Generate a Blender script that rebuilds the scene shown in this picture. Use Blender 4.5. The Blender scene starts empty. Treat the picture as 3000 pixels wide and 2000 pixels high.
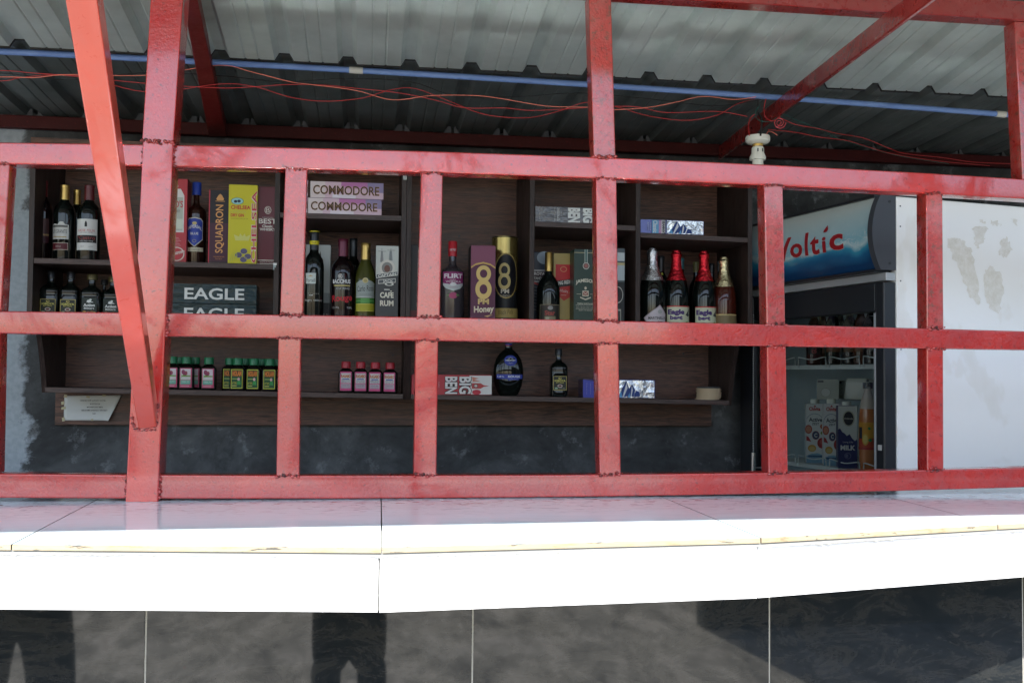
import bpy, bmesh, math, random
from math import sin, cos, tan, pi, radians, sqrt
from mathutils import Vector, Matrix
from mathutils.geometry import tessellate_polygon
random.seed(7)
S = bpy.context.scene
COL = S.collection

# ------------------------------------------------------------------ camera, sky, sun, exposure
EYE, DIST, FPX = 1.7, 2.35, 3000.0
_y, _p, _r = radians(7.98), radians(1.97), radians(.49)
CF = Vector((sin(_y)*cos(_p), cos(_y)*cos(_p), sin(_p)))
_rt = CF.cross(Vector((0, 0, 1))).normalized(); _up = _rt.cross(CF)
CR = _rt*cos(_r)+_up*sin(_r); CU = -_rt*sin(_r)+_up*cos(_r)
CAM = Vector((0, -DIST, EYE))
cd = bpy.data.cameras.new('camera'); cam = bpy.data.objects.new('camera', cd); COL.objects.link(cam)
cd.lens = 36; cd.sensor_width = 36; cd.clip_start = .05; cd.clip_end = 2000
cam.matrix_world = Matrix.Translation(CAM) @ Matrix((CR, CU, -CF)).transposed().to_4x4()
S.camera = cam
SUN_EL, SUN_AZ = radians(57), radians(188)      # azimuth: from +y clockwise; the sun stands behind the viewer, a little to the left
W = bpy.data.worlds.new("World"); S.world = W; W.use_nodes = True
wn = W.node_tree; sk = wn.nodes.new('ShaderNodeTexSky'); sk.sky_type = 'NISHITA'; sk.sun_disc = False
sk.sun_elevation = SUN_EL; sk.sun_rotation = SUN_AZ; sk.air_density = 1.0; sk.dust_density = 1.6
wn.links.new(sk.outputs[0], wn.nodes['Background'].inputs[0]); wn.nodes['Background'].inputs[1].default_value = .15
ld = bpy.data.lights.new('sun', 'SUN'); sun = bpy.data.objects.new('sun', ld); COL.objects.link(sun)
ld.energy = 4.2; ld.angle = radians(.6); ld.color = (1, .96, .9)
sv = Vector((sin(SUN_AZ)*cos(SUN_EL), cos(SUN_AZ)*cos(SUN_EL), sin(SUN_EL)))
sun.rotation_euler = sv.to_track_quat('Z', 'Y').to_euler(); sun.location = (0, -6, 9)
S.view_settings.view_transform = 'Standard'; S.view_settings.look = 'None'
S.view_settings.exposure = 1.5; S.view_settings.gamma = 1.0
S.render.engine = 'CYCLES'
S.cycles.max_bounces = 8; S.cycles.diffuse_bounces = 5; S.cycles.glossy_bounces = 4; S.cycles.transmission_bounces = 6
S.cycles.transparent_max_bounces = 8; S.cycles.caustics_reflective = True; S.cycles.caustics_refractive = False
S.cycles.blur_glossy = 0; S.cycles.sample_clamp_indirect = 0; S.cycles.use_denoising = True

# ------------------------------------------------------------------ measuring (photo pixel -> point on a real plane)
def ray(px, py): return CF+CR*((px-1500)/FPX)-CU*((py-1000)/FPX)
def U(px, py, y):
    d = ray(px, py); return CAM+d*((y+DIST)/d.y)
def Zp(px, py, z):
    d = ray(px, py); return CAM+d*((z-EYE)/d.z)
def PL(px, py, p, n):
    d = ray(px, py); return CAM+d*((p-CAM).dot(n)/d.dot(n))

# ------------------------------------------------------------------ materials
MATS = {}
def nt(m): return m.node_tree.nodes, m.node_tree.links
def mat(name, col, rough=.5, metal=0, coat=0, trans=0, ior=1.45, spec=.5, sheen=0):
    if name in MATS: return MATS[name]
    m = bpy.data.materials.new(name); m.use_nodes = True
    b = m.node_tree.nodes['Principled BSDF']
    b.inputs['Base Color'].default_value = (*col, 1); b.inputs['Roughness'].default_value = rough
    b.inputs['Metallic'].default_value = metal; b.inputs['Coat Weight'].default_value = coat
    b.inputs['Transmission Weight'].default_value = trans; b.inputs['IOR'].default_value = ior
    b.inputs['Specular IOR Level'].default_value = spec
    MATS[name] = m; return m
def BS(m): return m.node_tree.nodes['Principled BSDF']
def coords(m, kind='Object', scale=(1, 1, 1), rot=(0, 0, 0)):
    n, l = nt(m); t = n.new('ShaderNodeTexCoord'); mp = n.new('ShaderNodeMapping')
    mp.inputs['Scale'].default_value = scale; mp.inputs['Rotation'].default_value = rot
    l.new(t.outputs[kind], mp.inputs[0]); return mp.outputs[0]
def world_coords(m, scale=(1, 1, 1)):
    n, l = nt(m); t = n.new('ShaderNodeNewGeometry'); mp = n.new('ShaderNodeMapping')
    mp.inputs['Scale'].default_value = scale; l.new(t.outputs['Position'], mp.inputs[0]); return mp.outputs[0]
def noise(m, co, scale, detail=5, rough=.55, dist=0):
    n, l = nt(m); t = n.new('ShaderNodeTexNoise'); t.inputs['Scale'].default_value = scale
    t.inputs['Detail'].default_value = detail; t.inputs['Roughness'].default_value = rough
    t.inputs['Distortion'].default_value = dist; l.new(co, t.inputs['Vector']); return t.outputs['Fac']
def ramp(m, fac, stops):
    n, l = nt(m); r = n.new('ShaderNodeValToRGB'); e = r.color_ramp.elements
    while len(e) < len(stops): e.new(.5)
    for i, (p, c) in enumerate(stops):
        e[i].position = p; e[i].color = (*c, 1) if len(c) == 3 else c
    l.new(fac, r.inputs[0]); return r.outputs[0]
def g3(v): return (v, v, v)
def mixc(m, fac, a, b, mode='MIX'):
    n, l = nt(m); x = n.new('ShaderNodeMix'); x.data_type = 'RGBA'; x.blend_type = mode
    for v, i in ((fac, 0), (a, 6), (b, 7)):
        if hasattr(v, 'links'): l.new(v, x.inputs[i])
        else: x.inputs[i].default_value = v if i == 0 else (*v, 1)
    return x.outputs[2]
def bump(m, h, strength=.3, dist=.002):
    n, l = nt(m); b = n.new('ShaderNodeBump'); b.inputs['Strength'].default_value = strength
    b.inputs['Distance'].default_value = dist; l.new(h, b.inputs['Height']); l.new(b.outputs[0], BS(m).inputs['Normal']); return b
def setc(m, c): nt(m)[1].new(c, BS(m).inputs['Base Color'])
def setr(m, c): nt(m)[1].new(c, BS(m).inputs['Roughness'])

def red_paint(name, base, patch, dust, rust=.0, rough=(.22, .5), bumps=.35, specks=.8):
    m = mat(name, base, .35)
    co = world_coords(m)
    big = noise(m, co, 5, 6, .6, .6); fine = noise(m, co, 160, 3, .6); mid = noise(m, co, 34, 5, .65, .4)
    c = mixc(m, ramp(m, big, [(.42, g3(0)), (.62, g3(1))]), base, patch)
    d = ramp(m, mid, [(.46, g3(0)), (.72, g3(.75))])
    c = mixc(m, d, c, dust)
    sp = noise(m, co, 90, 4, .7); c = mixc(m, ramp(m, sp, [(.60, g3(0)), (.65, g3(specks))]), c, (.12, .012, .012))
    if rust:
        rs = noise(m, co, 55, 6, .75); c = mixc(m, ramp(m, rs, [(.60-rust, g3(0)), (.68-rust, g3(.9))]), c, (.16, .05, .03))
    big2 = noise(m, co, 3.1, 7, .7, 1.0); cw = ramp(m, big2, [(.34, g3(.05)), (.45, g3(1))])
    nt(m)[1].new(cw, BS(m).inputs['Coat Weight'])
    setc(m, c); rr_ = ramp(m, mid, [(.3, g3(rough[0])), (.7, g3(rough[1]))]); setr(m, mixc(m, ramp(m, big2, [(.34, g3(1)), (.45, g3(0))]), rr_, (.5, .5, .5)))
    n, l = nt(m); a = n.new('ShaderNodeMath'); a.operation = 'ADD'; l.new(fine, a.inputs[0]); l.new(mid, a.inputs[1])
    bump(m, a.outputs[0], bumps, .0016)
    BS(m).inputs['Specular IOR Level'].default_value = .6; BS(m).inputs['Coat Roughness'].default_value = .10; BS(m).inputs['Coat IOR'].default_value = 1.62
    return m
M_RED = red_paint('red_gloss_paint', (.42, .016, .013), (.50, .022, .015), (.40, .040, .038), 0, (.08, .22), .6)
M_RED2 = red_paint('worn_red_paint', (.36, .014, .011), (.45, .022, .014), (.35, .042, .038), .0, (.16, .42), .9)
M_REDR = red_paint('rusty_red_paint', (.36, .022, .018), (.42, .035, .024), (.40, .09, .08), .07, (.18, .45), 1.2)
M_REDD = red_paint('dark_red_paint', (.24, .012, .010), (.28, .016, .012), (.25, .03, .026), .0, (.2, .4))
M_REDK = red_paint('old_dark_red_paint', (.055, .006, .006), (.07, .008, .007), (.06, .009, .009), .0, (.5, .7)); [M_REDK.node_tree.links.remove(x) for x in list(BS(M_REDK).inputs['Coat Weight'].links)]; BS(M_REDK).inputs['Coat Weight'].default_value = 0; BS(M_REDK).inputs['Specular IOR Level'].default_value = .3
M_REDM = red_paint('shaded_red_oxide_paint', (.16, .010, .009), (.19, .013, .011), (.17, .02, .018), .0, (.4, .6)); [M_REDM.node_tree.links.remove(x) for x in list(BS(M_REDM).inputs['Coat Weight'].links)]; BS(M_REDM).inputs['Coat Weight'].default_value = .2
M_ORANGE = red_paint('orange_red_paint', (.62, .072, .042), (.66, .078, .046), (.63, .09, .06), .0, (.25, .4), .12, specks=0)
M_WELD = mat('burnt_weld_metal', (.10, .022, .018), .3, .2)
_c = world_coords(M_WELD); setc(M_WELD, ramp(M_WELD, noise(M_WELD, _c, 120, 4), [(.35, (.045, .018, .016)), (.6, (.30, .04, .035))]))
bump(M_WELD, noise(M_WELD, _c, 260, 3), .5, .002)

def wood(name, c0, c1, sc=1.0, axis='x'):
    m = mat(name, c0, .42, spec=.35)
    co = coords(m, 'Object', (1.6*sc, 5*sc, 22*sc) if axis == 'x' else (22*sc, 5*sc, 1.6*sc))
    n1 = noise(m, co, 2.6, 8, .62, 1.4); n2 = noise(m, co, 13, 4, .6, .3)
    c = ramp(m, n1, [(.30, c0), (.47, [.55*x+.45*y for x, y in zip(c0, c1)]), (.56, c1), (.66, c0)])
    c = mixc(m, ramp(m, n2, [(.45, g3(0)), (.6, g3(.55))]), c, [x*.35 for x in c0])
    setc(m, c); bump(m, n2, .25, .0006); setr(m, ramp(m, n1, [(.3, g3(.34)), (.7, g3(.5))])); return m
M_WOOD = wood('dark_walnut_laminate', (.055, .033, .027), (.165, .078, .052))
M_WOODV = wood('dark_walnut_upright', (.026, .017, .015), (.045, .028, .024), 1, 'z')
M_WOODE = wood('walnut_edge_band', (.060, .040, .036), (.09, .060, .052), .7)

M_ROOF = mat('galvanised_roof_sheet', (.42, .45, .44), .42, .25)
_c = world_coords(M_ROOF, (1, 1, 1)); _n = noise(M_ROOF, _c, 6, 6, .6)
setc(M_ROOF, ramp(M_ROOF, _n, [(.3, (.42, .48, .46)), (.7, (.56, .63, .605))])); bump(M_ROOF, noise(M_ROOF, world_coords(M_ROOF, (1, .25, 1)), 9, 3), .12, .004)
setr(M_ROOF, ramp(M_ROOF, noise(M_ROOF, _c, 40, 4), [(.3, g3(.36)), (.7, g3(.52))]))

M_ROOF2 = mat('shaded_rear_roof_sheet', (.20, .225, .22), .45, .25)  # rear sheet darkened: the roof's falloff into shade lies in its colour
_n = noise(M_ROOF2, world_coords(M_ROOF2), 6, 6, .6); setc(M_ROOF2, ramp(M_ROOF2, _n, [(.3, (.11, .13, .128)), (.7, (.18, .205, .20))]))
M_WALL = mat('stained_dark_plaster', (.1, .11, .12), .8)
_c = world_coords(M_WALL)
_n1 = noise(M_WALL, _c, 3.2, 8, .68, .4); _n2 = noise(M_WALL, _c, 11, 8, .72); _n3 = noise(M_WALL, _c, 60, 4)
_d = ramp(M_WALL, _n1, [(.36, (.020, .022, .023)), (.50, (.048, .052, .054)), (.66, (.11, .118, .12))])
_d = mixc(M_WALL, ramp(M_WALL, _n2, [(.56, g3(0)), (.70, g3(.7))]), _d, (.26, .28, .29))
_d = mixc(M_WALL, ramp(M_WALL, _n2, [(.30, g3(.8)), (.44, g3(0))]), _d, (.028, .032, .035))
n_, l_ = nt(M_WALL); sx = n_.new('ShaderNodeSeparateXYZ'); l_.new(_c, sx.inputs[0])
mm = n_.new('ShaderNodeMath'); mm.operation = 'MULTIPLY_ADD'; mm.inputs[1].default_value = .32; l_.new(_n1, mm.inputs[0]); l_.new(sx.outputs[0], mm.inputs[2])
mk = ramp(M_WALL, mm.outputs[0], [(0, g3(1)), (1, g3(0))])
mr = n_.new('ShaderNodeMapRange'); mr.inputs['From Min'].default_value = -.985; mr.inputs['From Max'].default_value = -.965; mr.inputs['To Min'].default_value = 1; mr.inputs['To Max'].default_value = 0
l_.new(mm.outputs[0], mr.inputs['Value'])
_lt = ramp(M_WALL, _n3, [(.3, (.29, .34, .37)), (.7, (.38, .43, .47))])
setc(M_WALL, mixc(M_WALL, mr.outputs[0], _d, _lt)); bump(M_WALL, _n2, .5, .004)

M_CTOP = mat('white_countertop_tile', (.78, .78, .80), .12, .08, ior=1.42)
_c = world_coords(M_CTOP); _n = noise(M_CTOP, world_coords(M_CTOP, (1, 2.5, 1)), 34, 3, .5)
_k = ramp(M_CTOP, _n, [(.60, g3(0)), (.63, g3(.85))]); n_, l_ = nt(M_CTOP); sp_ = n_.new('ShaderNodeSeparateXYZ'); l_.new(_c, sp_.inputs[0]); mr_ = n_.new('ShaderNodeMapRange')
for a_, b_ in (('From Min', -.30), ('From Max', -.02), ('To Min', 0), ('To Max', 1)): mr_.inputs[a_].default_value = b_
l_.new(sp_.outputs[1], mr_.inputs['Value']); mu_ = n_.new('ShaderNodeMath'); mu_.operation = 'MULTIPLY'; l_.new(_k, mu_.inputs[0]); l_.new(mr_.outputs[0], mu_.inputs[1])
setc(M_CTOP, mixc(M_CTOP, mu_.outputs[0], (.66, .80, .86), (.17, .12, .13)))
setr(M_CTOP, ramp(M_CTOP, noise(M_CTOP, _c, 7, 5), [(.3, g3(.11)), (.7, g3(.14))])); bump(M_CTOP, noise(M_CTOP, world_coords(M_CTOP, (1, 2, 1)), 5.0, 2), .25, .004)
M_FASC = mat('white_fascia_tile', (.84, .84, .84), .2)
M_YEL = mat('yellowed_tile_edge', (.66, .52, .30), .6)
_c = world_coords(M_YEL, (1, 8, 8)); setc(M_YEL, ramp(M_YEL, noise(M_YEL, _c, 9, 6, .7), [(.3, (.20, .16, .10)), (.42, (.42, .34, .21)), (.57, (.46, .38, .25)), (.62, (.10, .095, .085))]))
M_MORT = mat('grey_mortar', (.30, .30, .28), .9)
M_GROUT = mat('pale_grout', (.55, .54, .48), .8)
M_SEAM = mat('dark_grout', (.16, .16, .15), .8)
M_BTILE = mat('polished_marbled_black_tile', (.05, .05, .05), .03, 0, 0, ior=1.68)
_c = world_coords(M_BTILE, (1, 1, 2.6)); _n1 = noise(M_BTILE, _c, 6.5, 12, .78, .8); _n2 = noise(M_BTILE, _c, 22, 9, .8, .5)
_d = ramp(M_BTILE, _n1, [(.34, (.008, .011, .013)), (.46, (.014, .017, .019)), (.54, (.028, .029, .028)), (.60, (.018, .020, .020)), (.68, (.009, .012, .014))])
_d = mixc(M_BTILE, ramp(M_BTILE, _n2, [(.56, g3(0)), (.72, g3(.6))]), _d, (.060, .054, .047)); setc(M_BTILE, _d)
BS(M_BTILE).inputs['Coat Roughness'].default_value = .03

M_GROUND = mat('concrete_paving', (.36, .35, .32), .9)
_c = world_coords(M_GROUND); _n = noise(M_GROUND, world_coords(M_GROUND, (1, .42, 1)), 4.2, 12, .80, .5)
setc(M_GROUND, ramp(M_GROUND, _n, [(.36, (.10, .095, .085)), (.46, (.24, .225, .19)), (.54, (.33, .31, .265)), (.58, (.46, .43, .38)), (.62, (.30, .27, .225)), (.70, (.60, .55, .47))]))
M_FLOOR = mat('inner_floor_cement', (.12, .12, .12), .8); M_SIDE = mat('plaster_side', (.16, .17, .18), .9)
M_BLUE = mat('blue_pvc', (.15, .27, .60), .4); M_SLEEVE = mat('cream_pvc', (.62, .62, .56), .45)
_n = noise(M_BLUE, world_coords(M_BLUE, (1, 6, 6)), 12, 4); setc(M_BLUE, ramp(M_BLUE, _n, [(.3, (.15, .26, .58)), (.7, (.21, .34, .66))]))
M_CER = mat('ceramic_white', (.70, .70, .62), .3); M_BRASS = mat('brass', (.6, .4, .12), .4, .8)
M_WR = mat('red_wire', (.55, .04, .04), .4); M_WO = mat('orange_wire', (.85, .22, .15), .4)
M_WT = mat('teal_wire', (.01, .12, .10), .4); M_WK = mat('black_wire', (.015, .015, .015), .5)
M_FW = mat('fridge_white_steel', (.74, .77, .80), .28)
_c = world_coords(M_FW); _n = noise(M_FW, world_coords(M_FW, (1, 1, .6)), 5.5, 4, .55, .2)
_m = ramp(M_FW, _n, [(.585, g3(0)), (.615, g3(.35)), (.68, g3(.55))])
setc(M_FW, mixc(M_FW, _m, (.93, .925, .90), (.78, .75, .68))); bump(M_FW, noise(M_FW, _c, 3, 3), .1, .01)
M_FB = mat('fridge_black_plastic', (.018, .020, .024), .3); M_FS = mat('fridge_cap_plastic', (.055, .06, .072), .45)
M_FG = mat('fridge_silver', (.42, .44, .45), .35, .3); M_LINER = mat('fridge_liner', (.72, .82, .85), .5)
M_WIRE = mat('white_rack_wire', (.62, .64, .62), .4); M_CHROME = mat('chrome_handle', (.75, .76, .78), .18, 1)
M_PAPER = mat('taped_paper', (.60, .62, .60), .8); M_TAPE = mat('old_tape', (.48, .43, .26), .5)
def glassmat():
    m = bpy.data.materials.new('door_glass'); m.use_nodes = True; n, l = nt(m); n.clear()
    o = n.new('ShaderNodeOutputMaterial'); mx = n.new('ShaderNodeMixShader'); t = n.new('ShaderNodeBsdfTransparent'); g = n.new('ShaderNodeBsdfGlossy')
    f = n.new('ShaderNodeFresnel'); f.inputs[0].default_value = 1.5; g.inputs['Roughness'].default_value = .03
    t.inputs[0].default_value = (.86, .92, .92, 1)
    l.new(f.outputs[0], mx.inputs[0]); l.new(t.outputs[0], mx.inputs[1]); l.new(g.outputs[0], mx.inputs[2]); l.new(mx.outputs[0], o.inputs[0]); return m
M_GLASS = glassmat()
M_BG = mat('dark_bottle_glass', (.004, .006, .005), .04); M_BGR = mat('red_wine_glass', (.007, .003, .004), .04)
M_BOL = mat('olive_bottle_glass', (.050, .055, .010), .04); M_CLR = mat('clear_bottle_glass', (.06, .05, .056), .03, 0, 0, .3)
M_AMB = mat('amber_rose_glass', (.07, .010, .005), .04, 0, 0, .25); M_WHI = mat('whisky_amber_glass', (.022, .007, .004), .04)
M_SYR = mat('dark_syrup_bottle', (.006, .005, .0045), .08)
def foil(name, c):
    m = mat(name, c, .25, .95); co = coords(m, 'Object'); bump(m, noise(m, co, 95, 4, .6), 1.0, .004); return m
F_RED = foil('red_foil', (.75, .035, .05)); F_SIL = foil('silver_foil', (.75, .75, .75)); F_GOLD = foil('pale_gold_foil', (.75, .66, .38))
def ink(c, gloss=.35, metal=0):
    k = 'ink_%02x%02x%02x%s' % (*[int(max(0, min(1, x))**(1/2.2)*255) for x in c], 'm' if metal else '')
    return mat(k, c, gloss+.08, metal, spec=.3)
WHT, BLK, GOLD, REDI, YELI, GRNI, BLUI = (.72, .72, .70), (.012, .012, .013), (.55, .36, .10), (.50, .02, .03), (.62, .52, .02), (.03, .22, .04), (.02, .04, .28)

# ------------------------------------------------------------------ mesh helpers
def link(name, me, parent=None, loc=None):
    o = bpy.data.objects.new(name, me); COL.objects.link(o)
    if parent is not None: o.parent = parent
    if loc is not None: o.location = loc
    return o
def tag(o, label=None, cat=None, group=None, kind=None):
    if label: o['label'] = label
    if cat: o['category'] = cat
    if group: o['group'] = group
    if kind: o['kind'] = kind
    return o
def thing(name, label, cat, loc=(0, 0, 0), rz=0, group=None):
    o = bpy.data.objects.new(name, None); COL.objects.link(o); o.location = loc; o.rotation_euler = (0, 0, rz)
    o.empty_display_size = .05; return tag(o, label, cat, group)
class MB:
    def __init__(s): s.v = []; s.f = []; s.mi = []; s.m = []; s.sm = []
    def mid(s, m):
        if m not in s.m: s.m.append(m)
        return s.m.index(m)
    def add(s, vs, fs, m, smooth=False):
        b = len(s.v); s.v += [tuple(v) for v in vs]; k = s.mid(m)
        for f in fs: s.f.append(tuple(b+i for i in f)); s.mi.append(k); s.sm.append(smooth)
        return s
    def box(s, a, b, m, M=None, bev=0):
        x0, y0, z0 = a; x1, y1, z1 = b
        if bev:
            bm = bmesh.new(); bmesh.ops.create_cube(bm, size=1)
            for v in bm.verts: v.co = Vector(((x0+x1)/2+v.co.x*(x1-x0), (y0+y1)/2+v.co.y*(y1-y0), (z0+z1)/2+v.co.z*(z1-z0)))
            bmesh.ops.bevel(bm, geom=bm.edges[:], offset=bev, segments=2, profile=.5, affect='EDGES')
            vs = [v.co.copy() for v in bm.verts]; fs = [[v.index for v in f.verts] for f in bm.faces]; bm.free()
        else:
            vs = [Vector((x, y, z)) for x in (x0, x1) for y in (y0, y1) for z in (z0, z1)]
            fs = [(0, 1, 3, 2), (4, 6, 7, 5), (0, 4, 5, 1), (2, 3, 7, 6), (0, 2, 6, 4), (1, 5, 7, 3)]
        if M is not None: vs = [M @ v for v in vs]
        return s.add(vs, fs, m)
    def hexa(s, q, m):   # 8 corners: bottom 4 ccw, top 4 ccw
        return s.add(q, [(3, 2, 1, 0), (4, 5, 6, 7), (0, 1, 5, 4), (1, 2, 6, 5), (2, 3, 7, 6), (3, 0, 4, 7)], m)
    def tube(s, pts, r, m, n=8, cap=True):
        pts = [Vector(p) for p in pts]; vs = []; fs = []; up = Vector((0, 0, 1)); prev = None
        for i, p in enumerate(pts):
            t = (pts[min(i+1, len(pts)-1)]-pts[max(i-1, 0)]).normalized()
            a = t.cross(up if prev is None else prev.cross(t).normalized() if False else up)
            if a.length < 1e-3: a = t.cross(Vector((1, 0, 0)))
            a.normalize(); b = a.cross(t); rr = r[i] if isinstance(r, (list, tuple)) else r
            vs += [p+(a*cos(2*pi*k/n)+b*sin(2*pi*k/n))*rr for k in range(n)]
        for i in range(len(pts)-1):
            for k in range(n): fs.append((i*n+k, i*n+(k+1) % n, (i+1)*n+(k+1) % n, (i+1)*n+k))
        if cap: fs += [tuple(range(n))[::-1], tuple((len(pts)-1)*n+k for k in range(n))]
        return s.add(vs, fs, m, True)
    def lathe(s, prof, m, n=32, sq=0, ys=1, capb=True, capt=True):
        vs = []; fs = []
        for r, z in prof:
            for k in range(n):
                t = 2*pi*(k+.5)/n; c, q = cos(t), sin(t)
                kk = 1
                e = sq if not isinstance(sq, (list, tuple)) else 0
                if e: kk = 1/((abs(c)**e+abs(q)**e)**(1/e))
                vs.append((r*kk*c, r*kk*q*ys, z))
        N = len(prof)
        for i in range(N-1):
            for k in range(n): fs.append((i*n+k, i*n+(k+1) % n, (i+1)*n+(k+1) % n, (i+1)*n+k))
        if capb: fs.append(tuple(range(n))[::-1])
        if capt: fs.append(tuple((N-1)*n+k for k in range(n)))
        return s.add(vs, fs, m, True)
    def build(s, name, parent=None, loc=None, auto=40):
        me = bpy.data.meshes.new(name); me.from_pydata(s.v, [], s.f)
        for m in s.m: me.materials.append(m)
        me.polygons.foreach_set('material_index', s.mi); me.polygons.foreach_set('use_smooth', s.sm); me.update()
        if any(s.sm) and auto: me.set_sharp_from_angle(angle=radians(auto))
        return link(name, me, parent, loc)
def children(o): return [c for c in bpy.data.objects if c.parent == o]
KIDS = {}
def copy_tree(o, loc, rz=0, label=None, group=None):
    kids = {}
    for c in bpy.data.objects:
        if c.parent: kids.setdefault(c.parent, []).append(c)
    def rec(a, par):
        c = a.copy(); COL.objects.link(c)
        if par is not None: c.parent = par
        for k in kids.get(a, []): rec(k, c)
        return c
    r = rec(o, None); r.location = loc; r.rotation_euler = (0, 0, rz)
    if label: r['label'] = label
    if group: r['group'] = group
    return r

# ------------------------------------------------------------------ printed faces
_TX = {}
def text_geo(t, bold=0.0):
    k = (t, bold)
    if k in _TX: return _TX[k]
    cu = bpy.data.curves.new('t', 'FONT'); cu.body = t; cu.size = 1; cu.resolution_u = 3; cu.offset = bold; cu.fill_mode = 'FRONT'
    o = bpy.data.objects.new('t', cu); COL.objects.link(o)
    dg = bpy.context.evaluated_depsgraph_get(); me = o.evaluated_get(dg).to_mesh()
    vs = [(v.co.x, v.co.y) for v in me.vertices]; fs = [tuple(p.vertices) for p in me.polygons]
    o.evaluated_get(dg).to_mesh_clear(); bpy.data.objects.remove(o); bpy.data.curves.remove(cu)
    x0 = min(v[0] for v in vs); x1 = max(v[0] for v in vs); y0 = min(v[1] for v in vs); y1 = max(v[1] for v in vs)
    vs = [((x-x0)/(x1-x0), (y-y0)/(y1-y0)) for x, y in vs]
    _TX[k] = (vs, fs); return _TX[k]
def clip_strips(poly, w):
    if w is None: return [poly]
    xs = [p[0] for p in poly]; a, b = math.floor(min(xs)/w), math.ceil(max(xs)/w)
    if b-a <= 1: return [poly]
    out = []
    def half(pl, x, keep_right):
        r = []
        for i in range(len(pl)):
            p, q = pl[i], pl[(i+1) % len(pl)]
            ip = (p[0] >= x) if keep_right else (p[0] <= x); iq = (q[0] >= x) if keep_right else (q[0] <= x)
            if ip: r.append(p)
            if ip != iq:
                t = (x-p[0])/(q[0]-p[0]); r.append((x, p[1]+t*(q[1]-p[1])))
        return r
    for k in range(a, b):
        c = half(poly, k*w, True)
        if len(c) > 2: c = half(c, (k+1)*w, False)
        if len(c) > 2: out.append(c)
    return out
def printed(parent, w, h, shapes, mp, strip=None, vstrip=None, name='label', lname='lettering', eps=.0004, u0=0, v0=0, gl=.35):
    """shapes in 0..1 of a w x h face; mp(u, v, lift) -> local point"""
    A = MB(); B = MB()
    for i, s in enumerate(shapes):
        lift = eps*(1+i*.35); col = s[-1] if not isinstance(s[-1], dict) else s[-2]; op = s[-1] if isinstance(s[-1], dict) else {}
        m = col if isinstance(col, bpy.types.Material) else ink(col, gl, op.get('metal', 0)); T = A
        polys = []
        if s[0] == 'r': polys = [[(s[1], s[2]), (s[3], s[2]), (s[3], s[4]), (s[1], s[4])]]
        elif s[0] == 'e': polys = [[(s[1]+s[3]*cos(2*pi*k/28), s[2]+s[4]*sin(2*pi*k/28)) for k in range(28)]]
        elif s[0] == 'o':
            for k in range(28):
                a, b = 2*pi*k/28, 2*pi*(k+1)/28; t = s[5]
                polys.append([(s[1]+s[3]*cos(a), s[2]+s[4]*sin(a)), (s[1]+s[3]*cos(b), s[2]+s[4]*sin(b)),
                              (s[1]+s[3]*(1-t)*cos(b), s[2]+s[4]*(1-t)*sin(b)), (s[1]+s[3]*(1-t)*cos(a), s[2]+s[4]*(1-t)*sin(a))])
        elif s[0] == 'p':
            pts = s[1]; tr = tessellate_polygon([[Vector((x, y, 0)) for x, y in pts]])
            polys = [[pts[j] for j in t] for t in tr]
        elif s[0] == 't':
            T = B; vs, fs = text_geo(s[1], op.get('bold', 0)); rot = op.get('rot', 0); x0, y0, x1, y1 = s[2:6]; arc = op.get('arc', 0); sl = op.get('slope', 0)
            def tr_(p):
                a, b = p; b2 = b+arc*(1-(2*a-1)**2)+sl*a
                if rot == 90: a, b2 = 1-b2, a
                elif rot == -90: a, b2 = b2, 1-a
                return (x0+a*(x1-x0), y0+b2*(y1-y0))
            polys = [[tr_(vs[j]) for j in f] for f in fs]
        for pl in polys:
            pl = [((x*w+u0), (y*h+v0)) for x, y in pl]
            cl_ = clip_strips(pl, strip)
            if vstrip: cl_ = [[(x, y) for y, x in d] for c in cl_ for d in clip_strips([(y, x) for x, y in c], vstrip)]
            for c in cl_:
                T.add([mp(x, y, lift) for x, y in c], [tuple(range(len(c)))], m)
    L = None
    if A.v: L = A.build(name, parent, auto=0)
    if B.v: B.build(lname, L or parent, auto=0)
    return L
def carton(name, label, cat, loc, w, h, d, body, shapes=(), rz=0, group=None, side=None, sideshapes=None, m=None, gl=.3, dents=0):
    """loc = centre of the base; front face looks to -y"""
    t = thing(name, label, cat, loc, rz, group)
    bm_ = m or mat('card_%02x%02x%02x' % tuple(int(x*255) for x in body), body, gl+.08, 0, 0, spec=.35)
    MB().box((-w/2, -d/2, 0), (w/2, d/2, h), bm_, bev=.0012).build('carton_body', t)
    F = MB()      # folded end flaps read as a thin seam line on top and sides
    F.box((-w/2+.004, -d/2+.006, h), (w/2-.004, d/2-.006, h+.0012), bm_); F.build('flap', t)
    if shapes and not (shapes[0][0] == 'r' and tuple(shapes[0][1:5]) == (0, 0, 1, 1)): shapes = [('r', .004, .004, .996, .996, bm_)]+list(shapes)
    if shapes: printed(t, w, h, shapes, lambda u, v, e: (u-w/2, -d/2-e, v), name='printed_panel', gl=gl)
    if sideshapes:
        if side == 'r': printed(t, d, h, sideshapes, lambda u, v, e: (w/2+e, u-d/2, v), name='printed_panel', gl=gl)
        else: printed(t, d, h, sideshapes, lambda u, v, e: (-w/2-e, d/2-u, v), name='printed_panel', gl=gl)
    return t
def cyl_map(R, phi=0, ys=1):
    return lambda u, v, e: ((R+e)*sin(u/R+phi), -(R+e)*cos(u/R+phi)*ys, v)
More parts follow.
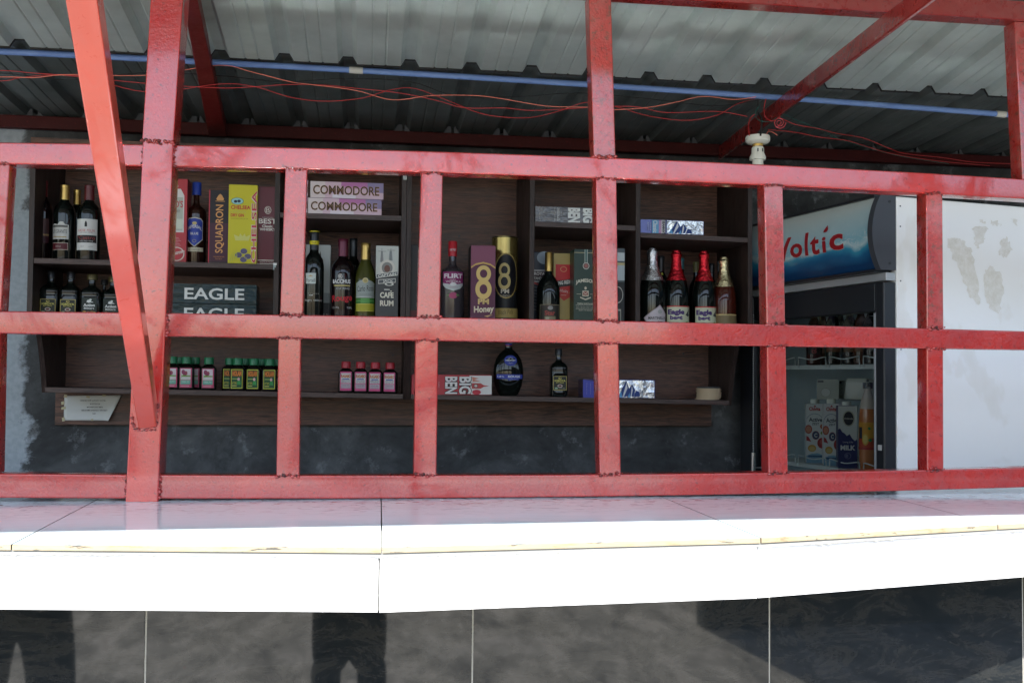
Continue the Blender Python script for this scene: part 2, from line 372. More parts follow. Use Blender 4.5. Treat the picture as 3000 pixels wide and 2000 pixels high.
PROF = {
 'wine': [(.86, 0), (.98, .012), (1, .03), (1, .60), (.985, .645), (.90, .70), (.66, .745), (.46, .775), (.40, .81), (.385, .90), (.385, .985)],
 'burg': [(.86, 0), (.98, .012), (1, .03), (1, .52), (.97, .59), (.84, .67), (.60, .75), (.44, .80), (.39, .85), (.38, .985)],
 'spirit': [(.88, 0), (.98, .010), (1, .03), (1, .60), (.99, .64), (.90, .67), (.70, .69), (.46, .71), (.34, .735), (.30, .78), (.30, .985)],
 'bell': [(.80, 0), (.95, .012), (1, .05), (1, .48), (.97, .55), (.84, .62), (.60, .68), (.38, .72), (.30, .76), (.28, .97)],
 'spark': [(.86, 0), (.98, .012), (1, .03), (1, .44), (.98, .50), (.90, .58), (.72, .67), (.52, .74), (.40, .80), (.35, .88), (.36, .97)],
 'bitter': [(.86, 0), (.97, .012), (1, .04), (1, .52), (.97, .56), (1.0, .58), (1.0, .60), (.95, .64), (.74, .69), (.40, .73), (.31, .77), (.29, .84), (.29, .96)],
 'syrup': [(.90, 0), (.98, .02), (1, .06), (1, .60), (.96, .66), (.78, .72), (.50, .76), (.44, .80), (.44, .86)],
}
def bottle(name, label, loc, kind, H, R, glass, cap=None, capz=.85, capr=None, rz=0, group=None, labels=(), sq=0, neck=None, foilbody=False, ys=1, cat='bottle'):
    t = thing(name, label, cat, loc, rz, group)
    pr = [(r*R, z*H) for r, z in PROF[kind]]
    MB().lathe(pr, glass, 36, sq, ys).build('glass_body', t)
    if cap is not None:
        def rad(z):
            z *= H
            for (r0, z0), (r1, z1) in zip(pr, pr[1:]):
                if z0 <= z <= z1: return r0+(r1-r0)*(z-z0)/max(1e-6, z1-z0)
            return pr[-1][0]
        cp = []
        if foilbody:
            for i in range(16):
                z = capz+(1.0-capz)*i/15; q = rad(min(z, .97))+.0012
                if z > .90: q = capr+.0022*sin(i*2.1)
                if z > .985: q = capr*.8
                cp.append((q, z*H))
        else:
            q = capr or rad(capz)+.0015
            cp = [(q, capz*H), (q*1.02, capz*H+.001), (q, capz*H+.003), (q, H*1.0-.002), (q*.93, H)]
            if capr is None: cp = [(rad(capz)+.0012, capz*H), (rad(.97)+.0012, .955*H), (rad(.97)+.0022, .957*H), (rad(.97)+.0022, .992*H), (rad(.97)+.0005, H)]
        MB().lathe(cp, cap, 30, 0 if not foilbody else 0).build('foil_capsule' if foilbody or capr is None else 'cap', t)
    for L in labels:   # (z0, z1, width fraction of half turn, shapes[, phi])
        z0, z1, wf, sh = L[:4]; phi = L[4] if len(L) > 4 else 0; rr = L[5] if len(L) > 5 else R
        w = rr*pi*wf; h = (z1-z0)*H
        if sq:
            hw = w/2; yy = -R*ys
            printed(t, w, h, sh, lambda u, v, e: (u-w/2, yy-e-.0004, v+z0*H))
        else:
            f = cyl_map(rr+.0004, phi, ys)
            printed(t, w, h, sh, lambda u, v, e: f(u-w/2, v+z0*H, e), strip=rr*.14)
    return t

# ------------------------------------------------------------------ ground, walls, floor
ZC = EYE-.28                                   # counter top height
g = MB().add([(-60, -60, 0), (60, -60, 0), (60, 60, 0), (-60, 60, 0)], [(0, 1, 2, 3)], M_GROUND).build('ground'); tag(g, kind='structure')
f = MB().box((-2.3, -.30, .004), (4.2, 1.27, .12), M_FLOOR).build('bar_floor'); tag(f, kind='structure')
YW = 1.28
bw = MB().box((-2.3, YW, 0), (4.4, YW+.14, EYE+.873), M_WALL).build('back_wall'); tag(bw, 'dark water-stained plaster wall behind the drink shelves, pale grey at its left end', 'wall')
for nm, x0, x1, lb in (('side_wall', -2.44, -2.3, 'plain grey plaster return wall at the far left end of the back wall'), ('side_wall', 4.26, 4.4, 'plain grey plaster wall closing the bar beyond the white fridge'),):
    w_ = MB().box((x0, .45 if x0 < 0 else -.3, 0), (x1, YW-.003, 2.56), M_SIDE).build(nm); tag(w_, lb, 'wall')

nw = MB().box((2.28, -5.25, 0), (14, -5.1, 2.95), mat('grey_shade_wall', (.10, .11, .11), .9)).build('added_shade_wall'); tag(nw, 'plain grey wall added behind the viewer to shade the yard and its reflection', 'wall')  # unseen wall added to darken the ground and the tile reflections
# ------------------------------------------------------------------ counter
ctr = thing('bar_counter', 'white tiled bar counter with black marbled tile front below the red grille', 'counter')
EDGE = [(-2.3, -.40), (-1.3, -.49), (-.59, -.571), (.026, -.655), (.69, -.612), (1.29, -.478), (2.2, -.30), (4.2, .05)]
def edge_y(x):
    for (a, ya), (b, yb) in zip(EDGE, EDGE[1:]):
        if a <= x <= b: return ya+(yb-ya)*(x-a)/(b-a)
JX = [-1.15, -.572, .026, .690, 1.22]         # joints of the top tiles
def back_x(j): return {0: -1.17, 1: -.60, 2: .036, 3: .690, 4: 1.25}[j]
xs = [-2.3]+JX+[4.2]
G = .0012
for i in range(len(xs)-1):
    a, b = xs[i], xs[i+1]; m_ = MB()
    cuts = [a+G]+[x for x, _ in EDGE if a+.01 < x < b-.01]+[b-G]
    bxa = back_x(i-1)+G if i > 0 else a; bxb = back_x(i)-G if i < 5 else b
    bc = [bxa+(bxb-bxa)*(c-cuts[0])/(cuts[-1]-cuts[0]) for c in cuts]
    top = [(c, edge_y(c), ZC) for c in cuts]; bk = [(c, .28, ZC) for c in bc]; dz = Vector((0, 0, -.009))
    n = len(cuts); vs = top+bk+[tuple(Vector(v)+dz) for v in top]+[tuple(Vector(v)+dz) for v in bk]
    m_.add(vs, [(k, k+1, n+k+1, n+k) for k in range(n-1)], M_CTOP)
    m_.add(vs, [(2*n+k, 2*n+k+1, k+1, k) for k in range(n-1)], M_YEL)
    m_.add(vs, [(2*n+k, 3*n+k, 3*n+k+1, 2*n+k+1) for k in range(n-1)]+[(0, n, 3*n, 2*n), (n-1, 3*n-1, 4*n-1, 2*n-1)], M_SEAM)
    m_.build('top_tile', ctr)
# mortar line, fascia tiles
def strip(x0, x1, dy, z0, z1, th, m, name):
    cuts = [x0]+[x for x, _ in EDGE if x0+.01 < x < x1-.01]+[x1]; q = MB(); n = len(cuts)
    fr = [(c, edge_y(c)+dy) for c in cuts]
    vs = [(x, y, z0) for x, y in fr]+[(x, y, z1) for x, y in fr]+[(x, y+th, z0) for x, y in fr]+[(x, y+th, z1) for x, y in fr]
    fs = []
    for k in range(n-1): fs += [(k, k+1, n+k+1, n+k), (2*n+k+1, 2*n+k, 3*n+k, 3*n+k+1), (n+k, n+k+1, 3*n+k+1, 3*n+k), (k+1, k, 2*n+k, 2*n+k+1)]
    fs += [(0, n, 3*n, 2*n), (n-1, 3*n-1, 4*n-1, 2*n-1)][:1]+[(n-1, 3*n-1, 4*n-1, 2*n-1)]
    q.add(vs, fs, m); return q.build(name, ctr)
strip(-2.3, 4.2, .006, ZC-.0135, ZC-.0095, .02, M_MORT, 'mortar_line')
FJ = [-2.3, -1.2, .022, .683, 1.30, 2.0, 4.2]
for i in range(len(FJ)-1):
    strip(FJ[i]+.0013, FJ[i+1]-.0013, -.001+.002*(i % 2), ZC-.105, ZC-.0140, .012, M_FASC, 'fascia_tile')
strip(-2.3, 4.2, .012, ZC-.1045, ZC-.0142, .02, M_SEAM, 'mortar_backing')
q = MB(); sx_ = [-2.3, -1.3, -.59, .026, .69, 1.29, 2.2, 4.2]; n = len(sx_)
q.add([(x, edge_y(x)+.035, z) for z in (ZC-.10, ZC-.0096) for x in sx_]+[(x, .27, z) for z in (ZC-.10, ZC-.0096) for x in sx_], [f for i in range(n-1) for f in ((i, i+1, n+i+1, n+i), (n+i, n+i+1, 3*n+i+1, 3*n+i), (i+1, i, 2*n+i, 2*n+i+1), (2*n+i+1, 2*n+i, 3*n+i, 3*n+i+1))], M_MORT); q.build('slab', ctr)
# little chips and drips of mortar under the edge
dr = MB(); xx_ = [-1.1+i*.006 for i in range(470)]; dep = [max(.0002, .0016*sin(x*9)+random.uniform(-.0006, .0016)+(.003 if random.random() < .03 else 0)) for x in xx_]
n = len(xx_); dr.add([(x, edge_y(x)-.0014, ZC-.0115) for x in xx_]+[(x, edge_y(x)-.0022, ZC-.014-d) for x, d in zip(xx_, dep)], [(i, n+i, n+i+1, i+1) for i in range(n-1)], M_MORT)
dr.build('mortar_smear', ctr)
YT = -.34                                       # face of the black tiles
gx = [U(q, 1850, YT).x for q in (427, 1385, 2255, 2998)]
gx = [gx[0]-.56*k for k in range(3, 0, -1)]+gx+[gx[-1]+.56*k for k in range(1, 5)]
for a, b in zip(gx, gx[1:]):
    MB().box((a+.0016, YT, ZC-.70), (b-.0016, YT+.012, ZC-.1058), M_BTILE, bev=.0008).build('front_tile', ctr)
    MB().box((a+.0016, YT+.0006, .004), (b-.0016, YT+.012, ZC-.7035), M_BTILE, bev=.0008).build('front_tile', ctr)
MB().box((gx[0], YT+.0025, .004), (gx[-1], YT+.035, ZC-.1053), M_GROUT).build('grout', ctr)
MB().box((-2.3, YT+.036, .002), (4.2, -.303, ZC-.104), M_MORT).build('core', ctr)

# ------------------------------------------------------------------ red grille
def polyfit2(pts):
    A = [[0]*3 for _ in range(3)]; B = [0]*3
    for x, y in pts:
        p = (1, x, x*x)
        for i in range(3):
            B[i] += p[i]*y
            for j in range(3): A[i][j] += p[i]*p[j]
    c = Matrix(A).inverted() @ Vector(B)
    return lambda x: c[0]+c[1]*x+c[2]*x*x
def rail_fit(px): return polyfit2([(U(a, b, 0).x, U(a, b, 0).z) for a, b in px])
TT = rail_fit([(0, 416), (510, 425), (900, 434), (1806, 461), (2234, 482), (2994, 524)])
TB = rail_fit([(28, 481), (260, 485), (500, 487), (836, 494), (1234, 508), (1748, 521), (2239, 541), (2714, 568), (3000, 582)])
MT = rail_fit([(0, 912), (480, 917), (820, 918), (1221, 927), (1460, 934), (1812, 941), (2246, 949), (2766, 964), (3000, 969)])
MBt = rail_fit([(0, 977), (337, 984), (820, 988), (1285, 998), (1750, 1008), (2247, 1014), (2716, 1021), (3000, 1025)])
BT = rail_fit([(0, 1389), (400, 1388), (820, 1388), (1285, 1393), (1756, 1391), (2250, 1385), (2717, 1373), (3000, 1370)])
BB = rail_fit([(0, 1460), (816, 1457), (1100, 1459), (1653, 1456), (2100, 1452), (2251, 1446), (3000, 1426)])
gr = thing('security_grille', 'welded red steel security grille of square bars standing on the white counter', 'grille')
def rail(x0, x1, top, bot, m, y0=0, y1=.05, name='rail', sag=1):
    n = 60; c = .0035; q = MB(); vs = []
    for i in range(n+1):
        x = x0+(x1-x0)*i/n; xx = max(-.9, min(1.75, x)); dx = x-xx
        t = top(xx)+dx*(top(xx+.01)-top(xx-.01))/.02; b = bot(xx)+dx*(bot(xx+.01)-bot(xx-.01))/.02
        vs += [(x, y0+c, b), (x, y1-c, b), (x, y1, b+c), (x, y1, t-c), (x, y1-c, t), (x, y0+c, t), (x, y0+c*.3, t-c*.3), (x, y0, t-c), (x, y0, b+c), (x, y0+c*.3, b+c*.3)]
    K = 10; fs = [(i*K+k, (i+1)*K+k, (i+1)*K+(k+1) % K, i*K+(k+1) % K) for i in range(n) for k in range(K)]
    fs += [tuple(range(K)), tuple(n*K+k for k in range(K))[::-1]]
    q.add(vs, fs, m, True); o = q.build(name, gr, auto=60); o.modifiers.new('wn', 'WEIGHTED_NORMAL').keep_sharp = True; return o
P1L = (U(415, 420, -.012), U(367, 1463, -.012)); 
def lin(a, b): return lambda z: a.x+(b.x-a.x)*(z-a.z)/(b.z-a.z)
p1l = lin(U(418, 420, -.012), U(367, 1463, -.012)); p1r = lin(U(508, 420, -.012), U(463, 1463, -.012))
for (a, b, nm) in ((TT, TB, 0), (MT, MBt, 1), (BT, BB, 2)):
    zc = (a(-.45)+b(-.45))/2
    rail(-2.2, p1l(zc), a, b, M_RED if nm == 0 else M_RED2)
    rail(p1r(zc), 3.4, a, b, M_RED if nm == 0 else M_RED2)
def post(l, r, z0, z1, m, y0=.001, y1=.049, name='post', zt=None):
    q = MB(); c = .0035; vs = []; n = 12
    for i in range(n+1):
        z = z0+(z1-z0)*i/n; a, b = l(z), r(z)
        vs += [(a, y0+c, z), (a+c*.3, y0+c*.3, z), (a+c, y0, z), (b-c, y0, z), (b-c*.3, y0+c*.3, z), (b, y0+c, z), (b, y1-c, z), (b-c, y1, z), (a+c, y1, z), (a, y1-c, z)]
    K = 10; fs = [(i*K+k, i*K+(k+1) % K, (i+1)*K+(k+1) % K, (i+1)*K+k) for i in range(n) for k in range(K)]
    fs += [tuple(range(K))[::-1], tuple(n*K+k for k in range(K))]
    q.add(vs, fs, m, True); o = q.build(name, gr, auto=60); o.modifiers.new('wn', 'WEIGHTED_NORMAL').keep_sharp = True; return o
ZR = EYE+.885; ZBK = EYE+.866; SLP = .14; ZHB = EYE+.905     # roof pans at the sheet joint, at the back wall, front slope, beam underside
post(p1l, p1r, ZC+.0005, TT(-.45)+.001, M_RED, -.012, .064)
l2, r2 = lin(U(440, 0, -.012), U(415, 420, -.012)), lin(U(536, 0, -.012), U(508, 420, -.012))
post(l2, r2, TT(-.45)+.0015, ZHB-.001, M_RED, -.012, .064)
def pst(lx, rx, zb, zt, m): return post(lin(U(*lx[0], 0), U(*lx[1], 0)), lin(U(*rx[0], 0), U(*rx[1], 0)), zb, zt, m)
WB = []
posts = [([(835, 503), (820, 918)], [(900, 503), (888, 918)], 'u'), ([(815, 990), (809, 1386)], [(882, 992), (877, 1386)], 'l'),
 ([(1234, 510), (1221, 925)], [(1298, 506), (1289, 929)], 'u'), ([(1217, 1000), (1212, 1392)], [(1284, 998), (1279, 1396)], 'l'),
 ([(1746, 522), (1750, 938)], [(1807, 525), (1812, 941)], 'u'), ([(1750, 1009), (1757, 1389)], [(1813, 1009), (1820, 1391)], 'l'),
 ([(2239, 541), (2246, 947)], [(2295, 540), (2302, 952)], 'u'), ([(2247, 1012), (2252, 1385)], [(2304, 1015), (2310, 1381)], 'l'),
 ([(2714, 570), (2716, 963)], [(2763, 572), (2766, 964)], 'u'), ([(2716, 1019), (2717, 1373)], [(2765, 1019), (2766, 1372)], 'l'),
 ([(-40, 482), (-62, 910)], [(28, 482), (3, 910)], 'u'), ([(-64, 985), (-75, 1388)], [(0, 985), (-8, 1388)], 'l')]
for i, (lx, rx, k) in enumerate(posts):
    xm = U(*lx[0], 0).x
    zb, zt = ((MT(xm), TB(xm)) if k == 'u' else (BT(xm), MBt(xm)))
    pst(lx, rx, zb, zt, M_REDR if i in (8, 6) else M_RED2)
    xa, xb = U(*lx[0], 0).x, U(*rx[0], 0).x; xc, xd = U(*lx[1], 0).x, U(*rx[1], 0).x
    WB += [((xa, -.001, zt), (xb, -.001, zt), .5), ((xc, -.001, zb), (xd, -.001, zb), .8)]
# posts above the top rail
x7 = ([(1727, 50), (1739, 440)], [(1793, 50), (1804, 440)])
pst(*x7, TT(.42)+.0, ZHB-.001, M_REDR); WB.append(((U(1737, 460, 0).x, -.001, TT(.42)), (U(1806, 460, 0).x, -.001, TT(.42)), 1.1))
x8 = ([(2974, 80), (2998, 515)], [(3040, 80), (3060, 515)])
post(lin(U(2974, 80, -.0), U(2996, 515, -.0)), lin(U(3045, 80, 0), U(3062, 515, 0)), TT(1.62), ZHB-.001, M_REDR)
# top beam under the roof sheets
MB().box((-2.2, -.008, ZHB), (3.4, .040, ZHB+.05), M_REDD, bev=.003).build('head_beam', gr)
# slanted brace from the corner post up and out to the awning
def brace(b0, b1, t0, t1, m, th, name, par):
    q = MB(); b0, b1, t0, t1 = map(Vector, (b0, b1, t0, t1)); ax = ((t0+t1)/2-(b0+b1)/2).normalized(); s_ = (t1-t0).normalized()
    nrm = s_.cross(ax).normalized()
    if nrm.y < 0: nrm = -nrm
    q.hexa([b0, b1, b1+nrm*th, b0+nrm*th, t0, t1, t1+nrm*th, t0+nrm*th], m); o = q.build(name, par)
    md = o.modifiers.new('bevel', 'BEVEL'); md.width = .003; md.segments = 2; return o
bb0, bb1 = U(397, 1258, -.040), U(452, 1254, -.040)
tt0, tt1 = U(187, 0, -.80), U(281, 0, -.80)
ext = (EYE+.80-tt0.z)/(tt0.z-bb0.z)
brace(bb0+Vector((0, .026, 0)), bb1+Vector((0, .026, 0)), tt0+(tt0-bb0)*ext, tt1+(tt1-bb1)*ext, M_ORANGE, .046, 'brace', gr)
# weld beads
def bead(a, b, amp, n=14, m=M_WELD):
    q = MB(); a, b = Vector(a), Vector(b); L = (b-a).length; n = max(8, int(L/.0032))
    for i in range(n+1):
        p = a.lerp(b, i/n)+Vector((random.uniform(-.002, .002), random.uniform(-.0018, .0008), random.uniform(-.0038, .0038)))
        r = random.uniform(.0010, .0040)*(.7+.5*amp)
        bm = bmesh.new(); bmesh.ops.create_icosphere(bm, subdivisions=1, radius=r)
        for v in bm.verts: v.co = Vector((v.co.x*random.uniform(.8, 1.7), v.co.y*.7, v.co.z*random.uniform(.7, 1.2)))+p
        q.add([v.co.copy() for v in bm.verts], [[v.index for v in f.verts] for f in bm.faces], m if random.random() < .6 else M_RED2, True); bm.free()
    return q.build('weld_bead', gr, auto=0)
for a, b, am in WB: bead(a, b, am)
for (a, b) in ((TT, TB), (MT, MBt), (BT, BB)):
    for s in (p1l, p1r):
        za, zb = a(-.45), b(-.45); bead((s(za), -.004, za), (s(zb), -.004, zb), 1.2)
zz = TT(-.45)
bead((p1l(zz), -.013, zz+.004), (p1r(zz), -.013, zz), .8)
c0, c1 = U(385, 1215, -.014), U(395, 1260, -.014); c2, c3 = U(454, 1256, -.014), U(462, 1180, -.014)
bead(c0, c1, .5); bead(c1, c2, .5); bead(c2, c3, 1.0)

# ------------------------------------------------------------------ roof
roof = thing('awning_roof', 'corrugated grey metal awning roof over the bar, on red steel purlins', 'roof')
def sheet(y0, y1, z0, z1, m, name, x0=-2.2, x1=4.1, slant=0):
    P0, pitch = -.069, .1765; q = MB(); prof = []
    k0 = math.floor((x0-P0)/pitch); k = k0
    while P0+pitch*k < x1:
        c = P0+pitch*k
        prof += [(c-.027, 0), (c-.014, .021), (c+.014, .021), (c+.027, 0), (c+.066, 0), (c+.070, .0028), (c+.074, 0), (c+.103, 0), (c+.107, .0028), (c+.111, 0)]
        k += 1
    n = len(prof); ny = 14; vs = []
    for j in range(ny+1):
        t = j/ny; z = z0+(z1-z0)*t
        for x, h in prof: vs.append((x, (y0+slant*x)+(y1-(y0+slant*x))*t, z+h+.0012*sin(x*5+j*1.3)))
    fs = [(j*n+i, j*n+i+1, (j+1)*n+i+1, (j+1)*n+i) for j in range(ny) for i in range(n-1)]
    q.add(vs, fs, m); o = q.build(name, roof); md = o.modifiers.new('s', 'SOLIDIFY'); md.thickness = .0008; md.offset = 1; return o
YE = -1.29; zf_ = lambda y: ZR+SLP*(.57-y)
sheet(YE, .57, zf_(YE), ZR, M_ROOF, 'roof_sheet', slant=.04)
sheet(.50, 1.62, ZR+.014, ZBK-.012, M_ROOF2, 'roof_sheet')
q = MB(); a_, b_ = YE-.04*2.3-.004, YE+.04*4.2-.004
q.hexa([(-2.3, a_-.012, zf_(YE)-.03), (4.2, b_-.012, zf_(YE)-.03), (4.2, b_, zf_(YE)-.03), (-2.3, a_, zf_(YE)-.03), (-2.3, a_-.012, zf_(YE)+.03), (4.2, b_-.012, zf_(YE)+.03), (4.2, b_, zf_(YE)+.03), (-2.3, a_, zf_(YE)+.03)], M_REDD); q.build('front_shadow_trim', roof)  # unseen strip added so the awning's shadow edge falls straight
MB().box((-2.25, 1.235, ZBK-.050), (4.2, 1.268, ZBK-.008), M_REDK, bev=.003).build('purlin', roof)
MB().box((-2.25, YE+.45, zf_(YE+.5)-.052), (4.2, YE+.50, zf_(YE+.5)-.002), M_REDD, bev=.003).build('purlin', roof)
lap = []; k = -12
while k < 24:
    c = -.069+.1765*k; lap += [(c-.027, 0), (c-.014, .021), (c+.014, .021), (c+.027, 0)]; k += 1
q = MB(); n = len(lap); q.add([(x, .571, ZR-.003+h) for x, h in lap]+[(x, .571, ZR+.016+h) for x, h in lap]+[(x, .576, ZR-.003+h) for x, h in lap]+[(x, .576, ZR+.016+h) for x, h in lap], [f for i in range(n-1) for f in ((i, i+1, n+i+1, n+i), (2*n+i+1, 2*n+i, 3*n+i, 3*n+i+1), (i, 2*n+i, 2*n+i+1, i+1))], M_WK); q.build('joint_shadow_strip', roof)  # added dark strip in place of the shadow gap at the sheet lap
ZRF = EYE+.80
rx0, rx1 = Zp(2668, 46, ZRF), Zp(2361, 276, ZRF); rw0, rw1 = Zp(2729, 0, ZRF), Zp(2310, 332, ZRF)
q = MB(); k_ = (rx1.x-rx0.x)/(rx1.y-rx0.y); xr = lambda y: rx0.x+k_*(y-rx0.y); wr = (rw0.x-xr(rw0.y)+rw1.x-xr(rw1.y))/2
ya_, yb_ = -.9, 1.234
q.hexa([(xr(ya_), ya_, ZRF), (xr(ya_)+wr, ya_, ZRF), (xr(yb_)+wr, yb_, ZRF), (xr(yb_), yb_, ZRF), (xr(ya_), ya_, ZRF+.05), (xr(ya_)+wr, ya_, ZRF+.05), (xr(yb_)+wr, yb_, ZRF+.05), (xr(yb_), yb_, ZRF+.05)], M_REDD)
o = q.build('rafter', roof); md = o.modifiers.new('b', 'BEVEL'); md.width = .003; md.segments = 2
a0, a1 = U(445, -60, .18), U(555, -60, .18)
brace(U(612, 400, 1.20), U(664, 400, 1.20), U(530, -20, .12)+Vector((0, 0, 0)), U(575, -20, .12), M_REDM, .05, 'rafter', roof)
# dark closure behind the rib ends, leaving slits of daylight
q = MB(); k = -12
while k < 24:
    c = -.069+.1765*k; w_ = random.uniform(.006, .016)
    q.box((c-.0275, 1.275, ZBK-.012), (c-.0275+random.uniform(.02, .03), 1.279, ZBK+.024), M_SIDE); q.box((c-.0275+.033+w_*.3, 1.275, ZBK-.012), (c+.0285, 1.279, ZBK+.024), M_SIDE); k += 1
q.build('rib_closure', roof)
# blue conduit with cream sleeves
cdn = thing('blue_conduit', 'long blue plastic conduit pipe with cream sleeves running under the roof sheets', 'pipe')
pp = [U(a, b, .62) for a, b in ((0, 151), (600, 180), (1000, 206), (1500, 236), (1800, 255), (2259, 279), (2958, 339))]
fz = polyfit2([(p.x, p.z) for p in pp])
def pipe_z(x):
    xx = max(-1.05, min(2.05, x)); return fz(xx)
MB().tube([(-2.2+i*.1, .62, pipe_z(-2.2+i*.1)) for i in range(64)], .0088, M_BLUE, 14).build('pipe', cdn)
for a, b in ((1023, 1063), (2917, 2944)):
    xa, xb = U(a, 230, .62).x, U(b, 230, .62).x
    MB().tube([(xa, .62, pipe_z(xa)), (xb, .62, pipe_z(xb))], .0102, M_SLEEVE, 16).build('sleeve', cdn)
# wires
def smooth(pts, n=6):
    out = []
    P = [pts[0]]+pts+[pts[-1]]
    for i in range(1, len(P)-2):
        for k in range(n):
            t = k/n; a, b, c, d = P[i-1], P[i], P[i+1], P[i+2]
            out.append(.5*((2*b)+(c-a)*t+(2*a-5*b+4*c-d)*t*t+(3*b-a-3*c+d)*t**3))
    out.append(P[-1]); return out
def wire(px, y, m, label, r=.0011, yend=None):
    pts = [U(a, b, (y if yend is None else y+(yend-y)*i/(len(px)-1))+.02*sin(i*1.7)) for i, (a, b) in enumerate(px)]
    o = MB().tube(smooth(pts), r, m, 6).build('wire'); tag(o, label, 'wire', 'loose electric wires under the roof'); return o
wire([(-300, 235), (0, 226), (100, 228), (200, 219), (430, 221), (640, 192), (740, 212), (850, 240), (900, 247), (1040, 265), (1150, 293), (1260, 281), (1380, 280), (1460, 288), (1600, 311), (1729, 315), (1800, 322), (1900, 315), (1980, 300), (2060, 283), (2150, 292), (2215, 284)], .60, M_WO, 'pale orange wire, the brightest of the wires strung under the blue pipe')
wire([(-300, 200), (0, 207), (100, 215), (200, 222), (430, 245), (640, 258), (740, 255), (850, 248), (950, 250), (1040, 259), (1170, 273), (1280, 295), (1360, 316), (1480, 317), (1560, 324), (1700, 317), (1740, 313), (1860, 313), (1950, 330), (2100, 327), (2190, 342)], .64, M_WR, 'red wire running nearly straight below the blue pipe to the lamp holder')
wire([(-300, 250), (0, 238), (60, 228), (220, 221), (430, 270), (640, 247), (745, 254), (850, 285), (950, 297), (1060, 288), (1140, 265), (1210, 259), (1300, 290), (1400, 330), (1480, 344), (1560, 344), (1640, 325), (1720, 300), (1800, 312), (1900, 340), (2010, 353), (2100, 338), (2160, 305), (2230, 285)], .68, M_WR, 'red wire sagging lowest of all in loops under the blue pipe')
wire([(-300, 205), (0, 215), (200, 234), (425, 214), (640, 222), (830, 240), (1000, 231), (1200, 240), (1330, 280), (1500, 285), (1700, 273), (1900, 290), (2100, 310), (2240, 290)], .70, M_WK, 'thin black wire hanging between the blue pipe and the red wires', .0011)
wire([(2255, 340), (2290, 348), (2330, 365), (2400, 378), (2450, 391), (2530, 405), (2600, 433), (2650, 450), (2760, 462), (2850, 475), (2960, 480)], .62, M_WR, 'upper red wire running from the lamp holder down to the right', .0011, 1.0)
wire([(2250, 380), (2330, 388), (2400, 402), (2480, 412), (2540, 430), (2620, 452), (2750, 472), (2900, 486)], .62, M_WR, 'lower red wire running from the lamp holder down to the right', .0011, 1.0)
wire([(2290, 332), (2340, 355), (2400, 378), (2460, 408), (2540, 432), (2640, 458), (2780, 480)], .66, M_WT, 'teal wire crossing the red ones right of the lamp holder', .0011, 1.0)
wire([(2244, 290), (2238, 320), (2244, 345), (2262, 355), (2275, 350), (2285, 340)], .58, M_WR, 'short red wire wound round the rafter end', .0012)
wire([(2225, 310), (2213, 330), (2218, 348), (2240, 357), (2265, 353), (2275, 345)], .57, M_WT, 'teal wire looped round the rafter above the lamp holder', .0012)
wire([(2195, 398), (2193, 365), (2200, 345), (2212, 335)], .60, M_WR, 'red wire dropping into the left side of the lamp holder', .0012)
wire([(2245, 398), (2250, 386), (2262, 387), (2278, 397)], .60, M_WO, 'short orange wire tail sticking out beside the lamp holder', .0012)
co = [(2284+(20-i*.9)*cos(i*.75)*.9, 360+(18-i*.8)*sin(i*.75)) for i in range(19)]
wire(co+[(2278, 372)], .56, mat('pink_wire', (.80, .12, .14), .4), 'pink red coil of spare wire tied beside the rafter', .0014)
wire([(2222, 292), (2222, 330), (2232, 352), (2228, 398)], .60, M_WK, 'black wires hanging straight down into the lamp holder', .003)
# lamp holder
lc = U(2220, 398, .62); lh = thing('lamp_holder', 'white ceramic bulb holder without a bulb hanging from wires under the rafter', 'lamp holder', (lc.x, .62, U(2220, 400, .62).z))
MB().lathe([(.012, .004), (.036, .0), (.0375, -.006), (.0365, -.016), (.030, -.022), (.016, -.024)], M_CER, 32).build('base_disc', lh)
MB().lathe([(.0158, -.0242), (.0165, -.028), (.0155, -.031)], M_BRASS, 24).build('collar', lh)
sk_ = MB().lathe([(.014, -.0312), (.0185, -.036), (.0190, -.052), (.0245, -.064), (.0248, -.072), (.018, -.0725)], M_CER, 32).build('socket', lh)
MB().lathe([(.0165, -.0727), (.0165, -.082), (.020, -.094), (.0235, -.106), (.020, -.108)], M_CER, 32).build('skirt', lh)
sl_ = MB()
for a in (-.35, .45): sl_.box((.0192*sin(a)-.0017, -.0192*cos(a)-.0012, -.050), (.0192*sin(a)+.0017, -.0192*cos(a)+.001, -.040), M_FB)
sl_.build('slot', lh)

# ------------------------------------------------------------------ wall shelf unit
YF, YB = .95, 1.262
def fitline(px, y):
    pts = [(U(a, b, y).x, U(a, b, y).z) for a, b in px]; n = len(pts); mx = sum(p[0] for p in pts)/n; mz = sum(p[1] for p in pts)/n
    k = sum((p[0]-mx)*(p[1]-mz) for p in pts)/max(1e-9, sum((p[0]-mx)**2 for p in pts)); return lambda x: mz+k*(x-mx)
su = thing('wall_shelf', 'dark walnut wall shelf unit with open compartments full of bottles and cartons', 'shelf unit')
zA = fitline([(93, 755), (812, 774)], YF); zB = fitline([(822, 622), (1178, 632)], YF)
zD = fitline([(1566, 648), (1863, 661)], YF); zE = fitline([(1876, 681), (2190, 696)], YF)
zM = lambda x: EYE+.1545-.008*x                 # middle deck (hidden behind the middle rail)
YL = 1.04; zL = fitline([(134, 1133), (371, 1137), (811, 1148), (1190, 1155), (1745, 1167), (2138, 1170)], YL)
VX = [(-1.036, -1.020), (-.300, -.284), (.100, .1155), (.1165, .132), (.518, .534), (.875, .891), (1.264, 1.280)]
ZT = U(93, 402, YF).z
